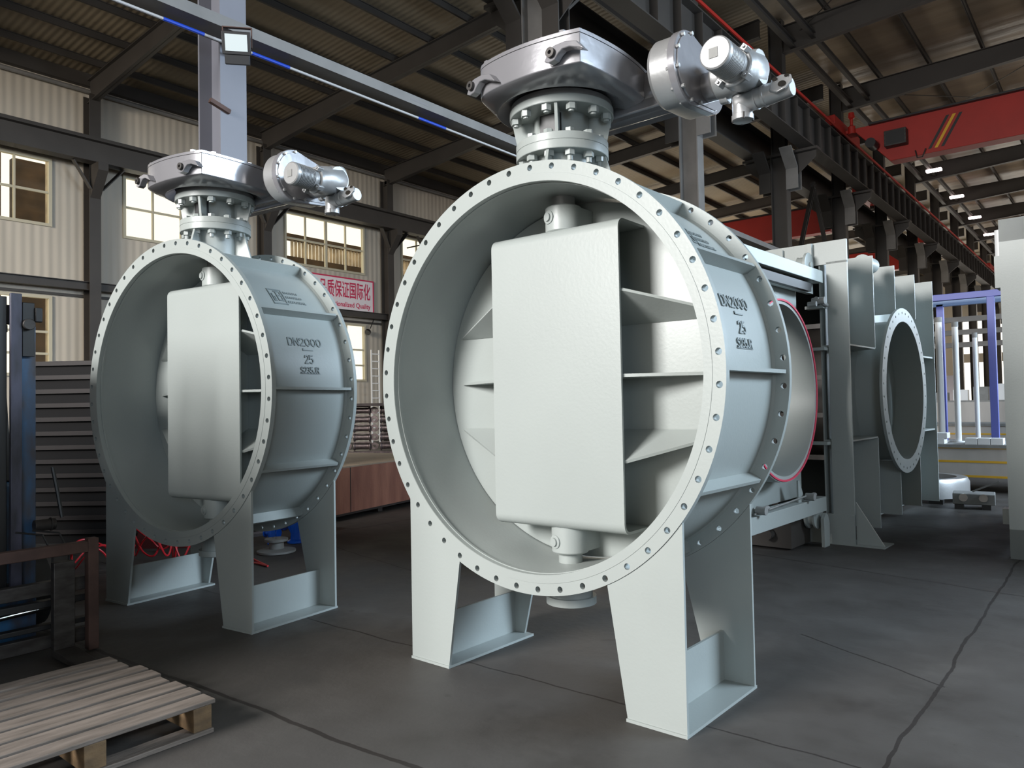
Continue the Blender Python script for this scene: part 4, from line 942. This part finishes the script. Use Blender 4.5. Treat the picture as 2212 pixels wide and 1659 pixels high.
pbox(-2.60, 13.28, .72, .38, .25, .085, 'lower white box at the left end of the striped table'); pbox(-2.56, 13.28, .806, .38, .25, .085, 'upper white box stacked at the left end of the striped table')
for q, nm in enumerate(('leftmost', 'middle', 'rightmost')): pbox(-1.94+q*.166, 13.25, .72, .158, .25, .095, '%s white box of the row of three on the striped table' % nm)
for q, (x_, y_, r_, h_) in enumerate(((-2.36, 13.95, .05, 1.95), (-2.12, 13.9, .045, 1.85), (-1.93, 14.5, .036, 1.7))):
    t = thing('white_post', '%s of the three upright white posts behind the striped table' % ('leftmost', 'middle one', 'rightmost')[q], 'post', (x_, y_, .72))
    MB().cyl((0, 0, 0), (0, 0, h_), r_, n=20).obj('tube', WHITE, t); MB().cyl((0, 0, 0), (0, 0, .02), r_*2.0, n=20).obj('base_flange', WHITE, t); MB().cyl((0, 0, h_), (0, 0, h_+.08), r_*1.1, n=16).obj('top_cap', GREYC, t)
dd = Vector((1, 0, 0))
bp_ = thing('machining_centre', 'beige machine housing behind the white posts', 'machine', A2+Vector((.5, 2.2, 0)), ang); MB().box(0, 5, 0, 1.2, 0, 1.32).obj('housing', CONC, bp_); MB().box(.2, 4.8, .2, 1, 1.32, 1.36).obj('cover', GREYC, bp_)
for q in range(4): tag(MB().box(0, .3, 0, .3, 0, .2+.06*q, Matrix.Translation(A2+Vector((.5, 2.2, 0))+dd*(3.2+q*.42)+Vector((.1, .35, 1.36))) @ Matrix.Rotation(ang, 4, 'Z')).obj('fixture_block', (GREYC, WHITE)[q % 2]), '%s small fixture block from the left on the beige machine housing' % ORD[q], 'block')
rg = thing('steel_ring', 'large shiny steel ring lying on the floor in front of the striped table', 'ring', (-2.42, 12.15, 0))
MB().lathe([(.52, .06), (.68, .06), (.68, .26), (.65, .32), (.52, .32), (.52, .06)], (0, 0, 0), (0, 0, 1), 72, False, False).obj('ring_body', SILVER2, rg)
for q_ in ((.28, .45, -.62, -.5), (-.5, -.35, .45, .6)): MB().box(*q_, 0, .06).obj('support_block', BLACK, rg)
mm = thing('ring_clamp', 'low dark clamp unit with a lever at the right end of the steel ring', 'clamp', (-1.58, 11.2, 0), .12)
MB().box(-.22, .25, 0, .35, .06, .20).obj('base', GREYC, mm, .01); MB().cyl((-.1, -.02, .15), (-.1, .04, .15), .05, n=16).cyl((.12, -.02, .15), (.12, .04, .15), .05, n=16).obj('socket', CHROME, mm); MB().beam((0, .1, .22), (.3, .1, .36), .02, .02).obj('lever', STEEL_L, mm)
MB().box(-.2, -.1, .0, .3, 0, .06).box(.1, .2, 0, .3, 0, .06).obj('foot', BLACK, mm)
tag(MB().cyl((-.95, 17, .0), (-.95, 17, 1.9), .35, n=24).obj('green_tank', GREEND), 'dark green cylindrical machine partly hidden by the right casing', 'machine')
tk = thing('roof_truss_bridge', 'grey gantry rails behind the blue frame', 'frame', (-6.5, 22, 0))
for q, z in enumerate((3.35, 3.05, 2.75)): MB().box(0, 6.0, q*.4, q*.4+.12, z, z+.13).obj('rail', STEEL_L, tk)
for xx in (.1, 5.8): MB().box(xx, xx+.12, 0, .12, 0, 3.4).obj('leg', STEEL_L, tk)
tag(MB().box(-4.9, -4.6, 30, 30.1, .9, 2.2).obj('wall_poster', BANNER), 'small pale poster board behind the left blue gantry post', 'poster')
